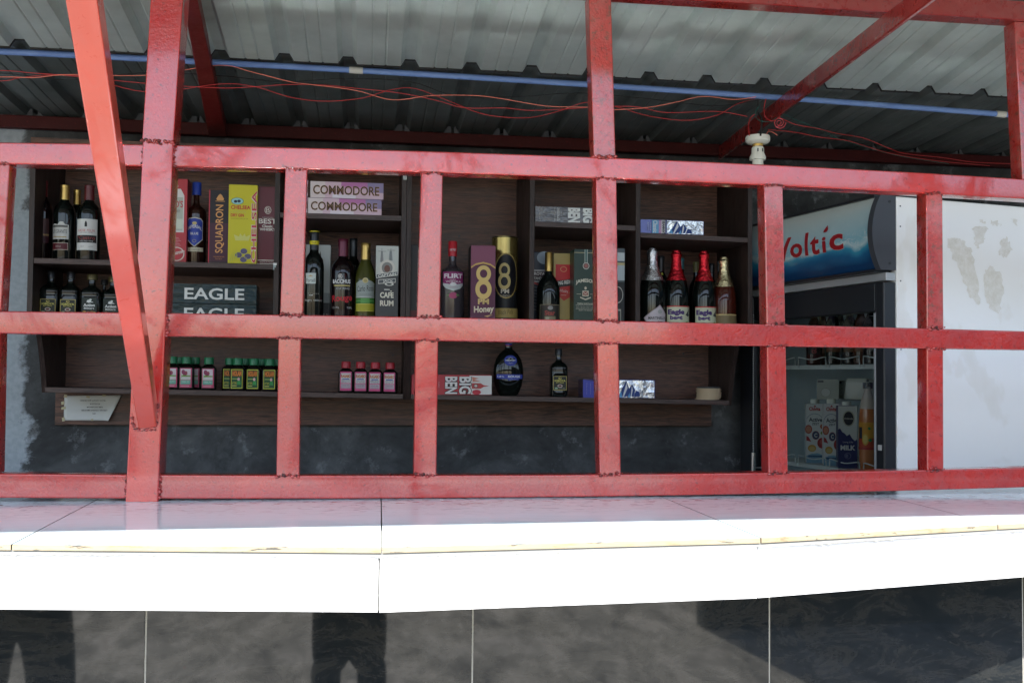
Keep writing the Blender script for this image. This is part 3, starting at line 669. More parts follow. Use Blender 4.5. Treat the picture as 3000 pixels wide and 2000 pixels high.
def board(x0, x1, zf, y0, y1, th, name='shelf', m=None):
    q = MB(); a, b = zf(x0), zf(x1)
    q.hexa([(x0, y0, a-th), (x1, y0, b-th), (x1, y1, b-th), (x0, y1, a-th), (x0, y0, a), (x1, y0, b), (x1, y1, b), (x0, y1, a)], m or M_WOODE)
    o = q.build(name, su); md = o.modifiers.new('b', 'BEVEL'); md.width = .0008; return o
TH = .0165
for i, (a, b) in enumerate(VX):
    zb = zM(a)-TH if i not in (0, 6) else zM(a)-TH
    MB().box((a, YF, zM(b)+.0004), (b, YB-.0005, ZT-TH-.001), M_WOODV, bev=.0008).build('upright', su)
board(-1.036, 1.280, lambda x: ZT, YF, YB, TH, 'top_board', M_WOOD)
board(VX[0][1]+.0003, VX[1][0]-.0003, zA, YF+.002, YB-.001, TH)
board(VX[1][1]+.0003, VX[2][0]-.0003, zB, YF+.002, YB-.001, TH)
board(VX[4][1]+.0003, VX[5][0]-.0003, zD, YF+.002, YB-.001, TH)
board(VX[5][1]+.0003, VX[6][0]-.0003, zE, YF+.002, YB-.001, TH)
board(-1.036, 1.280, zM, YF-.001, YB-.001, TH, 'shelf')
board(-1.004, .115, zL, YL, YB-.001, .0160, 'shelf'); board(.140, 1.232, zL, YL, YB-.001, .0160, 'shelf')
def curved(x0, x1, name='curved_bracket'):
    q = MB(); n = 14; z0 = zL((x0+x1)/2)-.018; z1 = zM((x0+x1)/2)-TH-.0004; fr = []
    for i in range(n+1):
        t = i/n; z = z1+(z0-z1)*t; y = YF+.005+(YL-YF+.02)*(t**.55 if t < .9 else t**.55)
        fr.append((y, z))
    vs = [(x0, y, z) for y, z in fr]+[(x1, y, z) for y, z in fr]+[(x0, YB-.0015, z) for y, z in fr]+[(x1, YB-.0015, z) for y, z in fr]; N = n+1
    fs = []
    for k in range(n): fs += [(k, N+k, N+k+1, k+1), (2*N+k, k, k+1, 2*N+k+1), (N+k, 3*N+k, 3*N+k+1, N+k+1)]
    fs += [(0, 2*N, 3*N, N), (n, N+n, 3*N+n, 2*N+n)]
    q.add(vs, fs, M_WOODV); return q.build(name, su)
curved(-1.020, -1.0045); curved(.1155, .1395); curved(1.2325, 1.248)
MB().box((-1.030, YB, zL(0)-.005), (1.274, YB+.008, ZT-.002), M_WOOD).build('back_panel', su)
ap = [U(164, 1150, YB), U(2083, 1150, YB)]
MB().box((ap[0].x, YB-.006, U(900, 1245, YB).z), (ap[1].x, YB+.010, zL(0)-.0055), M_WOOD, bev=.001).build('apron_board', su)
bx = MB()
for px, py in ((1345, 692), (1216, 598), (532, 1073) , (1151, 1040), (2002, 1036), (1170, 575)):
    p = U(px, py, YB-.002); bx.lathe([(.0001, 0), (.004, 0), (.004, .001)], M_FB, 12); k = len(bx.v)-36
    for j in range(k, len(bx.v)):
        x, y, z = bx.v[j]; bx.v[j] = (p.x+x, YB-.0005-z*1.5, p.z+y)
bx.build('screw_hole', su)
c = U(804, 785, YF-.003); printed(su, .012, .022, [('r', 0, .7, .9, 1, WHT), ('r', 0, 0, .3, .7, (.35, .42, .42)), ('r', .3, .35, .7, .7, (.35, .42, .42))], lambda u, v, e: (c.x-.004+u, YF-.0006-e, c.z-.006+v), name='sticker')
c2 = U(1186, 516, YF-.001); printed(su, .011, .020, [('r', 0, 0, 1, 1, (.5, .55, .52)), ('t', 'A4', .2, .1, .8, .6, (.05, .06, .06), {'rot': 90})], lambda u, v, e: (c2.x-.005+u, YF-.0012-e, c2.z-.012+v), name='sticker')
# taped notice
pc = [U(492, 0, 0)]
nt_ = thing('taped_notice', 'creased white paper notice taped to the board below the shelf, one corner curling', 'notice', (U(265, 1190, YB-.008).x, YB-.0075, U(265, 1232, YB-.008).z))
q = MB(); cor = [U(187, 1231, YB-.008), U(331, 1231, YB-.008), U(356, 1157, YB-.008), U(189, 1159, YB-.008)]; o0 = Vector(nt_.location)
n = 14; vs = []
for j in range(n+1):
    for i in range(n+1):
        a, b = i/n, j/n; p = (cor[0].lerp(cor[1], a)).lerp(cor[3].lerp(cor[2], a), b)-o0
        lift = .0012+.0010*sin(a*9+b*4)+.0006*sin(b*23)+(.022*max(0, a-.82)/.18*(1-b)**1.2)
        vs.append((p.x-(.010*max(0, a-.85)/.15*(1-b)), -.0005-lift, p.z))
q.add(vs, [(j*(n+1)+i, j*(n+1)+i+1, (j+1)*(n+1)+i+1, (j+1)*(n+1)+i) for j in range(n) for i in range(n)], M_PAPER, True)
ps = q.build('paper_sheet', nt_, auto=0); md = ps.modifiers.new('s', 'SOLIDIFY'); md.thickness = .0003
w0 = cor[1].x-cor[0].x; h0 = cor[3].z-cor[0].z
ln = [('GRAND SHIP LUXURY HOTEL', .30, .82, .80), ('8107720124', .50, .70, .66), ('MONIEPOINT MFB', .44, .76, .53), ('IBRAHIM ANZAKU ERNEST', .33, .86, .40), ('BAR', .56, .62, .27)]
printed(nt_, w0, h0, [('t', t, a+.03, z, b+.03, z+.055, (.05, .05, .05), {'bold': .01}) for t, a, b, z in ln], lambda u, v, e: (cor[0].x-o0.x+u, -.0042-e, v), name='writing')
for (px, py, dx, dz) in ((186, 1195, .014, .008), (184, 1180, .010, .010), (258, 1162, .012, .006), (305, 1158, .012, .006), (270, 1229, .008, .006), (186, 1228, .009, .012), (192, 1160, .010, .010)):
    c = U(px, py, YB-.009)-o0; a = random.uniform(-.5, .5)
    MB().add([(c.x+ca*dx/2*cos(a)-sa*dz/2*sin(a), -.0036, c.z+ca*dx/2*sin(a)+sa*dz/2*cos(a)) for ca, sa in ((-1, -1), (1, -1), (1.1, 1), (-.8, 1))], [(0, 1, 2, 3)], M_TAPE).build('tape', nt_)

# ------------------------------------------------------------------ goods on the shelves
SHS = 'cartons and bottles on the wall shelves'
def at(px0, px1, ptop, y, zf, yr=None):
    """real width, height and base point for a thing seen between px0 and px1 with its top at ptop, standing on deck zf"""
    a, b = U(px0, ptop, y), U(px1, ptop, y); x = (a.x+b.x)/2; z = zf(x)
    return x, z+.0005, b.x-a.x, U((px0+px1)/2, ptop, y).z-z
def put_bottle(px0, px1, ptop, yc, zf, kind, glass, name, label, **k):
    x, z, w, h = at(px0, px1, ptop, yc, zf); return bottle(name, label, (x, yc, z), kind, h, w/2, glass, **k)
def put_box(px0, px1, ptop, yf, zf, d, name, label, body, shapes, cat='carton', **k):
    x, z, w, h = at(px0, px1, ptop, yf, zf); return carton(name, label, cat, (x, yf+d/2, z), w, h, d, body, shapes, **k)
YC = YF+.075
CAPR = mat('dark_red_cap', (.10, .012, .015), .3); CAPG = mat('gold_capsule', (.50, .33, .10), .28, .85); CAPK = mat('black_cap', (.012, .013, .014), .3)
CAPB = mat('blue_cap', (.02, .05, .32), .35); CAPRR = mat('bright_red_cap', (.42, .015, .025), .28); CAPM = mat('maroon_capsule', (.10, .012, .03), .25, .3)
# upper left compartment
put_bottle(100, 156, 530, YC+.04, zA, 'wine', M_BGR, 'wine_bottle', 'shadowed red wine bottle with a dull pink label, leftmost on the upper left shelf', cap=CAPR, capz=.80,
 labels=[(.22, .52, .62, [('r', 0, 0, 1, 1, (.07, .035, .035)), ('r', 0, .30, 1, .37, (.30, .20, .09)), ('r', .0, 0, 1, .26, (.045, .012, .018))])])
put_bottle(160, 222, 543, YC, zA, 'wine', M_BG, 'wine_bottle', 'wine bottle with gold capsule, torn white label and small maroon label below it', cap=CAPG, capz=.80,
 labels=[(.27, .50, .60, [('p', [(0, 0), (1, 0), (1, .82), (.8, .86), (.72, 1), (.55, 1), (.45, .84), (.2, .9), (0, .8)], (.50, .50, .47)), ('r', 0, .68, .95, .80, (.10, .10, .09)), ('t', 'LUB GRANITE', .10, .34, .92, .55, (.05, .05, .05)), ('r', .1, .10, .9, .16, (.35, .27, .12))], -.25),
         (.13, .225, .55, [('r', 0, 0, 1, 1, (.42, .36, .30)), ('r', 0, .08, .97, .92, (.085, .012, .018)), ('t', 'VARIETALES', .30, .35, .62, .6, (.4, .33, .3))], -.2)])
put_bottle(203, 250, 557, YC+.10, zA, 'wine', M_BG, 'wine_bottle', 'dark wine bottle with a gold capsule standing at the back behind two labelled bottles', cap=CAPG, capz=.80)
put_bottle(230, 296, 544, YC, zA, 'wine', M_BG, 'wine_bottle', 'wine bottle with a tall white label and a black band, half behind the orange brace', cap=CAPR, capz=.80,
 labels=[(.135, .54, .68, [('r', 0, 0, 1, 1, (.58, .58, .55)), ('r', .04, .24, .96, .48, (.015, .015, .015)), ('t', 'VASSE FELIX', .12, .59, .88, .67, (.45, .05, .04)), ('t', 'MARGARET RIVER', .22, .545, .78, .575, (.1, .08, .08)), ('t', '*Castro', .10, .34, .88, .46, (.28, .05, .04)),
   ('t', 'SWEET RED WINE', .2, .27, .8, .31, (.5, .5, .48)), ('p', [(.45, .75), (.55, .75), (.55, .85), (.52, .93), (.48, .93), (.45, .85)], (.02, .02, .02)), ('t', '2015', .30, .10, .44, .13, (.1, .1, .1)), ('t', 'ml750', .62, .10, .80, .13, (.1, .1, .1))])])
GB = 'bitters bottles on the deck behind the middle rail'
def igboya(px0, px1, ptop, y, zf, label, **k):
    return put_bottle(px0, px1, ptop, y, zf, 'bitter', M_BG, 'bitters_bottle', label, cap=CAPK, capz=.86, capr=.0125, sq=5,
      labels=[(.14, .43, .50, [('r', 0, 0, 1, 1, (.50, .40, .12)), ('r', .03, .03, .97, .97, (.02, .025, .018)), ('t', 'IGBOYA', .10, .60, .92, .74, (.62, .58, .12), {'bold': .02}), ('t', 'BITTERS', .22, .49, .78, .57, (.55, .50, .10)), ('e', .5, .30, .19, .11, (.5, .42, .38)), ('e', .5, .30, .13, .07, (.10, .03, .02)),
        ('e', .5, .84, .12, .07, (.6, .5, .12)), ('p', [(.4, .84), (.5, .90), (.62, .85), (.55, .80)], (.02, .03, .02)), ('e', .22, .13, .12, .06, (.25, .38, .25)), ('t', 'NATURAL HERBAL', .42, .10, .9, .15, (.5, .5, .4))], 0, .029)], **k)
b1 = igboya(122, 180, 795, YC+.02, zM, 'square black bitters bottle with a gold-edged label, first from the left under the shelf')
b2 = igboya(180, 238, 797, YC+.02, zM, 'square black bitters bottle with a gold-edged label, second from the left under the shelf')
for i, (a, b, t, lb) in enumerate([(241, 301, 805, 'bitters bottle with white lion label and gold-rimmed black cap, left of the orange brace'), (303, 363, 812, 'bitters bottle with white lion label partly covered by the orange brace')]):
    t_ = put_bottle(a, b, t, YC+.01+.02*i, zM, 'bitter', M_BG, 'bitters_bottle', lb, cap=mat('gold_black_cap', (.10, .08, .03), .3, .4), capz=.885, capr=.016, sq=5,
      labels=[(.10, .50, .48, [('r', 0, 0, 1, 1, (.012, .022, .018)), ('t', 'Action', .12, .52, .88, .68, (.66, .68, .66), {'bold': .03}), ('t', 'Bitters', .16, .38, .84, .49, (.60, .62, .6), {'bold': .02}), ('e', .48, .80, .14, .08, (.6, .62, .6)), ('e', .58, .88, .08, .05, (.6, .62, .6)), ('p', [(.3, .74), (.8, .74), (.7, .78), (.4, .78)], (.6, .62, .6)),
        ('r', .0, .0, 1, .13, (.05, .42, .04)), ('e', .2, .22, .13, .07, (.45, .24, .05)), ('e', .45, .20, .13, .06, (.5, .08, .04)), ('e', .70, .22, .14, .07, (.30, .12, .04)), ('e', .88, .2, .1, .06, (.4, .30, .05)), ('t', 'HERBAL 200ml', .28, .04, .72, .09, (.6, .7, .5))], 0, .030)])
put_bottle(290, 322, 820, YC+.09, zM, 'bitter', M_BG, 'bitters_bottle', 'plain dark bitters bottle hidden at the back between the lion label bottles', cap=CAPK, capz=.88, capr=.011)
# right part of the left section
RED1 = (.40, .03, .04)
put_box(462, 550, 524, YF+.03, zA, .075, 'gin_carton', 'tall red gin carton with white label panel and stamp, half behind the corner post', RED1,
 [('r', .10, .36, .90, .80, (.62, .60, .58)), ('p', [(.10, .80), (.90, .80), (.78, .88), (.22, .88)], (.62, .60, .58)), ('r', .14, .38, .86, .78, (.40, .42, .36)), ('t', "GORD", .14, .655, .58, .74, (.42, .03, .05), {'bold': .02}), ('t', "D'S", .60, .655, .86, .74, (.42, .03, .05), {'bold': .02}), ('t', 'SPECIAL', .2, .60, .5, .63, (.1, .1, .1)), ('t', 'DRY', .62, .595, .78, .63, (.1, .1, .1)), ('r', .14, .40, .86, .52, (.55, .58, .48)),
  ('o', .55, .91, .14, .05, .2, (.62, .6, .58)), ('o', .68, .10, .26, .085, .14, (.62, .56, .5)), ('p', [(.42, .075), (.94, .115), (.94, .145), (.42, .105)], (.62, .56, .5)), ('t', "'s Original", .48, .085, .92, .125, RED1, {'slope': .3})]
 +[('r', .2, .20+.018*i, .82-.04*(i % 3), .205+.018*i, (.60, .3, .3)) for i in range(6)], side='r', sideshapes=[('r', 0, 0, 1, 1, (.22, .02, .025)), ('t', "GORD'S", .2, .25, .7, .75, (.12, .01, .015), {'rot': -90})])
put_bottle(548, 606, 536, YC, zA, 'spirit', M_WHI, 'whisky_bottle', 'whisky bottle with bright blue cap and blue crest label', cap=CAPB, capz=.845, capr=.0145,
 labels=[(.20, .56, .62, [('p', [(.05, .25), (.5, 0), (.95, .25), (.95, .88), (.82, .97), (.5, 1), (.18, .97), (.05, .88)], (.55, .52, .42)), ('p', [(.08, .27), (.5, .03), (.92, .27), (.92, .86), (.8, .94), (.5, .97), (.2, .94), (.08, .86)], (.035, .06, .32)), ('t', 'IMPERIAL', .10, .54, .90, .65, (.62, .62, .6), {'arc': .9, 'bold': .02}), ('t', 'BLUE', .30, .41, .70, .49, (.62, .62, .6), {'bold': .02}), ('e', .5, .80, .12, .05, (.5, .4, .15)), ('o', .5, .2, .1, .05, .2, (.4, .35, .2))]),
         (.145, .195, .62, [('r', 0, 0, 1, 1, (.48, .44, .33)), ('t', 'SUPERIOR GRAIN WHISKY', .2, .3, .8, .6, (.2, .18, .12))])])
put_box(613, 676, 558, YF+.02, zA, .07, 'rum_carton', 'slim black and maroon rum carton with copper letters running upward', (.018, .014, .018),
 [('r', .05, .02, .95, .98, (.055, .016, .032)), ('r', .05, .55, .95, .98, (.016, .012, .016)), ('r', 0, 0, .05, 1, (.42, .03, .05)), ('r', .95, 0, 1, 1, (.42, .03, .05)), ('t', 'SQUADRON', .32, .14, .74, .80, (.62, .30, .10), {'rot': 90, 'bold': .015}), ('p', [(.38, .86), (.66, .86), (.70, .88), (.60, .93), (.52, .95), (.44, .93), (.34, .88)], (.60, .30, .10)), ('r', .3, .845, .74, .852, (.6, .3, .1)),
  ('t', 'SQUADRON', .25, .075, .75, .095, (.5, .2, .06)), ('t', 'Dark Rum', .35, .05, .65, .065, (.5, .2, .06))])
CHY = (.56, .50, .018)
put_box(671, 755, 542, YF+.012, zA, .08, 'gin_carton', 'yellow gin carton with red lettering, a crown and dark berries', CHY,
 [('e', .30, .79, .21, .042, (.30, .55, .55)), ('o', .30, .79, .22, .044, .1, (.05, .2, .15)), ('e', .24, .785, .06, .018, (.02, .03, .06)), ('e', .36, .79, .06, .018, (.02, .03, .06)), ('t', 'CHELSEA', .08, .685, .76, .735, (.50, .03, .03), {'bold': .03}), ('t', 'LONDON', .08, .64, .6, .67, (.48, .44, .10)), ('t', 'DRY GIN', .08, .59, .54, .63, (.50, .03, .03), {'bold': .03}),
  ('t', 'TRADITIONAL LONDON DRY GIN', .08, .56, .68, .572, (.2, .18, .02)), ('t', 'CHELSEA', .80, .01, .995, .93, (.62, .58, .50), {'rot': 90, 'bold': .05}), ('t', 'CHELSEA', .815, .015, .985, .925, (.50, .03, .05), {'rot': 90, 'bold': .01}),
  ('p', [(.26, .29), (.72, .29), (.78, .365), (.62, .34), (.58, .38), (.50, .345), (.42, .38), (.38, .34), (.2, .365)], (.60, .58, .16)), ('e', .56, .155, .12, .035, (.09, .08, .16)), ('e', .38, .105, .12, .035, (.09, .08, .16)), ('e', .70, .09, .12, .035, (.09, .08, .16)), ('e', .55, .05, .12, .035, (.09, .08, .16))]
 +[('p', [(.06+.08*i, .02+.012*i), (.10+.08*i, .02+.012*i), (.16+.05*i, .16+.012*i)], (.42, .44, .06)) for i in range(4)]+[('o', c, d, .13, .038, .1, (.5, .48, .12)) for c, d in ((.56, .155), (.38, .105), (.70, .09), (.55, .05))])
put_box(757, 815, 548, YF+.03, zA, .07, 'whisky_carton', 'maroon whisky carton with white lettering and an oval B emblem', (.11, .010, .018),
 [('o', .50, .70, .17, .05, .16, (.60, .55, .48)), ('t', 'B', .40, .67, .60, .73, (.60, .55, .48)), ('t', 'ORIGINAL', .22, .60, .80, .612, (.5, .45, .42)), ('t', 'BEST', .05, .525, .95, .59, (.66, .62, .56), {'bold': .02}), ('t', 'Classic', .22, .478, .75, .51, (.6, .56, .5), {'bold': .04}), ('t', 'WHISKY', .10, .435, .92, .47, (.66, .62, .56), {'bold': .03}), ('r', 0, .052, 1, .062, (.6, .58, .52)), ('r', 0, .008, 1, .016, (.6, .58, .52)), ('t', 'PREMIUM PRODUCT', .14, .024, 1, .040, (.5, .48, .44))], gl=.18)
EAG = mat('green_black_foil_wrap', (.008, .026, .030), .2, 0, spec=.3); bump(EAG, noise(EAG, coords(EAG, 'Object', (1, 1, 2)), 11, 3), .9, .012)
def eagle(z, lb):
    a, b = U(501, 860, YF+.005), U(752, 860, YF+.005)
    return carton('schnapps_carton', lb, 'carton', ((a.x+b.x)/2, YF+.005+.045, z), b.x-a.x, .0605, .09, (.05, .09, .1), [('t', 'EAGLE', .155, .20, .855, .80, (.60, .62, .60), {'bold': .02})], m=EAG, group='long dark green cartons lying stacked')
ze = U(620, 889, YF+.005).z
eagle(ze-.0625, 'long dark green carton lying flat, lower of the pair, half behind the rail')
eagle(ze, 'long dark green carton lying flat, upper of the pair, with large white letters')
MB_ = None
# compartment B
def commodore(px0, px1, z, h, lb):
    a, b = U(px0, 580, YF+.006), U(px1, 580, YF+.006)
    return carton('rum_carton', lb, 'carton', ((a.x+b.x)/2, YF+.05, z), b.x-a.x, h, .088, (.50, .34, .44),
      [('r', 0, 0, 1, 1, (.58, .42, .50)), ('r', .0, 0, .2, 1, (.62, .54, .54)), ('r', .42, .72, .78, 1, (.44, .16, .36)), ('r', .46, .60, .78, .72, (.50, .26, .44)), ('r', .78, .4, 1, 1, (.24, .20, .34)), ('r', .3, 0, .62, .22, (.66, .60, .66)), ('t', 'COMMODORE', .035, .20, .945, .78, (.38, .20, .10), {'bold': .03}), ('t', 'COMMODORE', .04, .22, .94, .76, (.012, .014, .012), {'bold': -.005})], group='pink and violet cartons lying stacked')
zc_ = zB(-.1)+.0005
commodore(903, 1118, zc_, .0495, 'pink and violet carton with black letters lying directly on the shelf, lower of two')
commodore(909, 1123, zc_+.0510, .0520, 'pink and violet carton with black letters lying on top of its twin')
put_box(897, 969, 718, YC+.055, zM, .07, 'gin_carton', 'pale grey carton with a black clock tower drawing, behind the yellow-ringed wine bottle', (.50, .54, .52),
 [('p', [(.50, .35), (.66, .35), (.66, .78), (.58, .93), (.50, .78)], (.02, .02, .02)), ('p', [(.50, .1), (1, .1), (1, .42), (.72, .42), (.72, .48), (.5, .48)], (.30, .33, .33)), ('r', .62, 0, 1, .30, (.03, .035, .04)), ('t', 'TE. N', .62, .13, .97, .17, WHT)])
put_bottle(892, 951, 678, YC-.03, zM, 'wine', M_BG, 'wine_bottle', 'wine bottle with yellow neck ring, yellow cap rim and small square grey label', cap=CAPK, capz=.80,
 labels=[(.44, .55, .34, [('r', 0, 0, 1, 1, (.52, .58, .55)), ('t', 'Portell', .08, .14, .92, .48, (.03, .04, .04)), ('p', [(.25, .66), (.4, .74), (.5, .84), (.62, .76), (.75, .66)], (.45, .35, .18))], -.28),
         (.855, .895, .95, [('r', 0, 0, 1, 1, YELI), ('t', 'Portell', .38, .25, .62, .75, (.1, .1, .02))], 0, .0143), (.990, .9995, 1.6, [('r', 0, 0, 1, 1, YELI)], 0, .0143),
         (.31, .345, .62, [('t', 'Vi de Licorella de', .25, .55, .8, .95, (.3, .3, .28)), ('r', .28, .1, .5, .35, (.45, .45, .42))]), (.245, .285, .8, [('t', 'Negre selecci', .1, .1, .9, .9, (.45, .46, .44)), ('r', -.04, -.3, .02, 1.3, (.35, .12, .02))])])
put_bottle(1010, 1062, 699, YC+.09, zM, 'wine', M_BG, 'wine_bottle', 'dark unlabelled bottle standing right behind the maroon-capped red wine', cap=CAPK, capz=.80)
put_bottle(971, 1040, 701, YC-.02, zM, 'wine', M_BGR, 'wine_bottle', 'red wine bottle with maroon capsule, round white seal and red script', cap=CAPM, capz=.80,
 labels=[(.42, .60, .60, [('e', .40, .80, .10, .17, (.45, .44, .42)), ('o', .40, .80, .07, .12, .3, (.1, .1, .1)), ('t', 'BACCHUS', .02, .36, .88, .62, (.66, .66, .64), {'bold': .04}), ('r', .10, .18, .86, .26, (.48, .40, .16)), ('t', 'FINE WINES', .24, -.02, .84, .10, (.5, .5, .5))]),
         (.235, .37, .66, [('t', 'Rouge', .02, .15, .95, .85, (.45, .02, .03), {'bold': .03, 'slope': .2}), ('t', '11% VOL            750ML', .05, -.25, .95, -.08, (.5, .5, .5))])])
put_bottle(1040, 1104, 713, YC-.02, zM, 'burg', M_BOL, 'wine_bottle', 'olive white wine bottle with gold cap, silver script label, green and yellow bands', cap=CAPG, capz=.80,
 labels=[(.345, .565, .60, [('p', [(0, 0), (1, 0), (1, .78), (.8, .90), (.5, .98), (.2, .90), (0, .78)], (.30, .34, .32)), ('t', 'Carlo Rossi', .08, .32, .95, .62, (.02, .02, .02), {'slope': .2}), ('t', 'CALIFORNIA WHITE', .22, .14, .80, .20, (.15, .15, .15)), ('e', .5, .92, .14, .14, (.52, .44, .20)), ('e', .5, .92, .09, .09, (.35, .30, .12)), ('r', 0, 0, 1, .04, (.5, .52, .5))]),
         (.28, .34, .60, [('r', 0, 0, 1, 1, (.04, .18, .03)), ('r', 0, .45, 1, .52, (.2, .4, .15)), ('r', .28, 0, .72, 1, (.10, .30, .08))]), (.185, .275, .60, [('r', 0, 0, 1, 1, (.36, .34, .03)), ('r', 0, .9, 1, 1, (.55, .50, .1)), ('r', 0, 0, 1, .08, (.55, .50, .1))])])
put_box(1102, 1168, 721, YF+.006, zM, .068, 'rum_carton', 'black and grey rum carton with a sailing ship drawing and ribbon lettering', (.022, .026, .032),
 [('p', [(0, .62), (1, .66), (1, 1), (0, 1)], (.46, .48, .44)), ('p', [(.18, .80), (.34, .80), (.30, .93), (.22, .93)], (.22, .24, .24)), ('p', [(.56, .82), (.74, .82), (.70, .94), (.60, .94)], (.22, .24, .24)), ('r', .25, .72, .265, .97, (.06, .07, .07)), ('r', .65, .72, .665, .97, (.06, .07, .07)), ('r', .1, .93, .45, .934, (.06, .07, .07)), ('r', .5, .945, .85, .949, (.06, .07, .07)),
  ('e', .50, .73, .34, .10, (.55, .53, .47)), ('e', .50, .73, .24, .07, (.20, .20, .19)), ('e', .50, .72, .13, .045, (.14, .06, .045)), ('p', [(.02, .60), (.98, .64), (.98, .695), (.02, .655)], (.60, .60, .54)), ('p', [(.04, .608), (.96, .648), (.96, .687), (.04, .647)], (.06, .07, .08)), ('t', 'CAPTAIN', .10, .612, .90, .645, (.62, .62, .58), {'slope': .95, 'bold': .03}),
  ('p', [(.12, .53), (.88, .55), (.88, .605), (.12, .585)], (.60, .60, .54)), ('p', [(.14, .537), (.86, .557), (.86, .598), (.14, .578)], (.06, .07, .08)), ('t', 'JACK', .32, .545, .78, .583, (.62, .62, .58), {'bold': .03}), ('o', .6, .53, .2, .02, .4, (.6, .6, .54)), ('r', .38, .455, .62, .47, (.5, .5, .46)), ('t', 'CAFE', .20, .36, .80, .43, (.62, .60, .50), {'bold': .04}), ('r', .64, .438, .72, .45, (.62, .6, .5)), ('t', 'RUM', .20, .26, .80, .33, (.62, .60, .50), {'bold': .04})], gl=.2)
put_box(1205, 1246, 718, YC, zM, .07, 'spirit_carton', 'plain black carton mostly hidden behind the upright post next to the clear vodka bottle', (.014, .014, .016), [('r', 0, .05, 1, .22, (.12, .015, .02))])
# compartment C
put_bottle(1292, 1361, 708, YC-.02, zM, 'spirit', M_CLR, 'vodka_bottle', 'clear vodka bottle with red cap and magenta shield label', cap=CAPRR, capz=.83, capr=.0145,
 labels=[(.43, .645, .66, [('p', [(.03, .30), (.20, .12), (.5, 0), (.8, .12), (.97, .30), (.97, 1), (.03, 1)], (.42, .45, .45)), ('p', [(.03, .42), (.35, .34), (.5, .38), (.65, .34), (.97, .42), (.97, 1), (.03, 1)], (.20, .015, .10)), ('t', 'FLIRT', .10, .66, .92, .90, (.62, .58, .60), {'bold': .04}), ('t', 'vodka', .35, .55, .60, .62, (.6, .5, .55)), ('t', 'VODKA', .18, .43, .84, .53, (.62, .58, .60), {'bold': .01}), ('e', .5, .34, .13, .09, (.6, .6, .6)), ('t', 'raspberry', .34, .14, .68, .22, (.3, .1, .2))]),
         (.335, .42, .45, [('p', [(.08, .5), (.28, .7), (.35, .4)], (.08, .2, .06)), ('e', .5, .5, .26, .42, (.35, .06, .14)), ('p', [(.92, .5), (.72, .75), (.65, .4)], (.08, .2, .06))]), (.885, .915, .95, [('t', 'FLIRT FLIRT', .25, .1, .75, .9, (.6, .5, .5), {'bold': .03})], 0, .0150)])
put_box(1380, 1452, 720, YF-.0+.004, zM, .085, 'liqueur_carton', 'mauve honey liqueur carton with a huge gold number eight', (.20, .055, .10),
 [('r', 0, 0, 1, .11, (.62, .25, .03)), ('r', 0, 0, .45, .11, (.66, .42, .05)), ('p', [(0, .16), (.5, .07), (1, .16), (1, .74), (.8, .78), (.5, .80), (.2, .78), (0, .74)], (.095, .022, .055)), ('p', [(0, .725), (.2, .765), (.5, .785), (.8, .765), (1, .725), (1, .745), (.8, .785), (.5, .805), (.2, .785), (0, .745)], GOLD),
  ('o', .52, .665, .30, .10, .50, (.64, .46, .16)), ('o', .52, .48, .33, .12, .52, (.64, .46, .16)), ('t', 'PM', .30, .30, .75, .365, (.64, .46, .18), {'bold': .04}), ('t', 'Honey', .14, .175, .95, .275, (.66, .58, .42), {'bold': .03, 'slope': .15}), ('p', [(.55, .16), (.9, .18), (.7, .15)], (.6, .4, .15)), ('t', 'LIQUEUR', .30, .02, .74, .045, (.16, .05, .03))], side='l', sideshapes=[('r', 0, 0, 1, 1, (.012, .012, .014))])
x, z, w, h = at(1441, 1517, 696, YC+.045, zM)
tin = thing('whisky_tin', 'tall round gold and black whisky tin behind the mauve carton', 'tin', (x, YC+.045, z)); R_ = w/2
GM = mat('brushed_gold_tin', (.36, .27, .09), .25, .8); MB().lathe([(R_, 0), (R_, h*.985), (R_*.97, h*.985), (R_*.97, h)], GM, 40).build('can_body', tin)
MB().lathe([(R_*1.02, h*.985), (R_*1.02, h*.995), (R_*.95, h)], mat('tin_rim', (.05, .04, .02), .3, .7), 40).build('lid', tin)
fm = cyl_map(R_, 0); wt = R_*pi*.9
printed(tin, wt, h, [('r', -.05, .12, 1.05, .42, (.012, .013, .016)), ('e', .5, .58, .36, .24, (.36, .27, .09)), ('e', .5, .58, .33, .225, (.010, .010, .013)), ('o', .45, .64, .15, .075, .42, (.55, .44, .18)), ('o', .45, .52, .17, .085, .45, (.55, .44, .18)), ('t', 'PM', .36, .395, .58, .44, (.55, .5, .4), {'bold': .03}), ('t', 'BLENDED', .34, .36, .62, .38, (.45, .4, .3)), ('r', -.05, .14, 1.05, .24, (.36, .27, .09)), ('t', 'Black Pick', .3, .17, .7, .22, (.1, .08, .03), {'slope': .2})], lambda u, v, e: fm(u-wt/2, v, e), strip=.005)
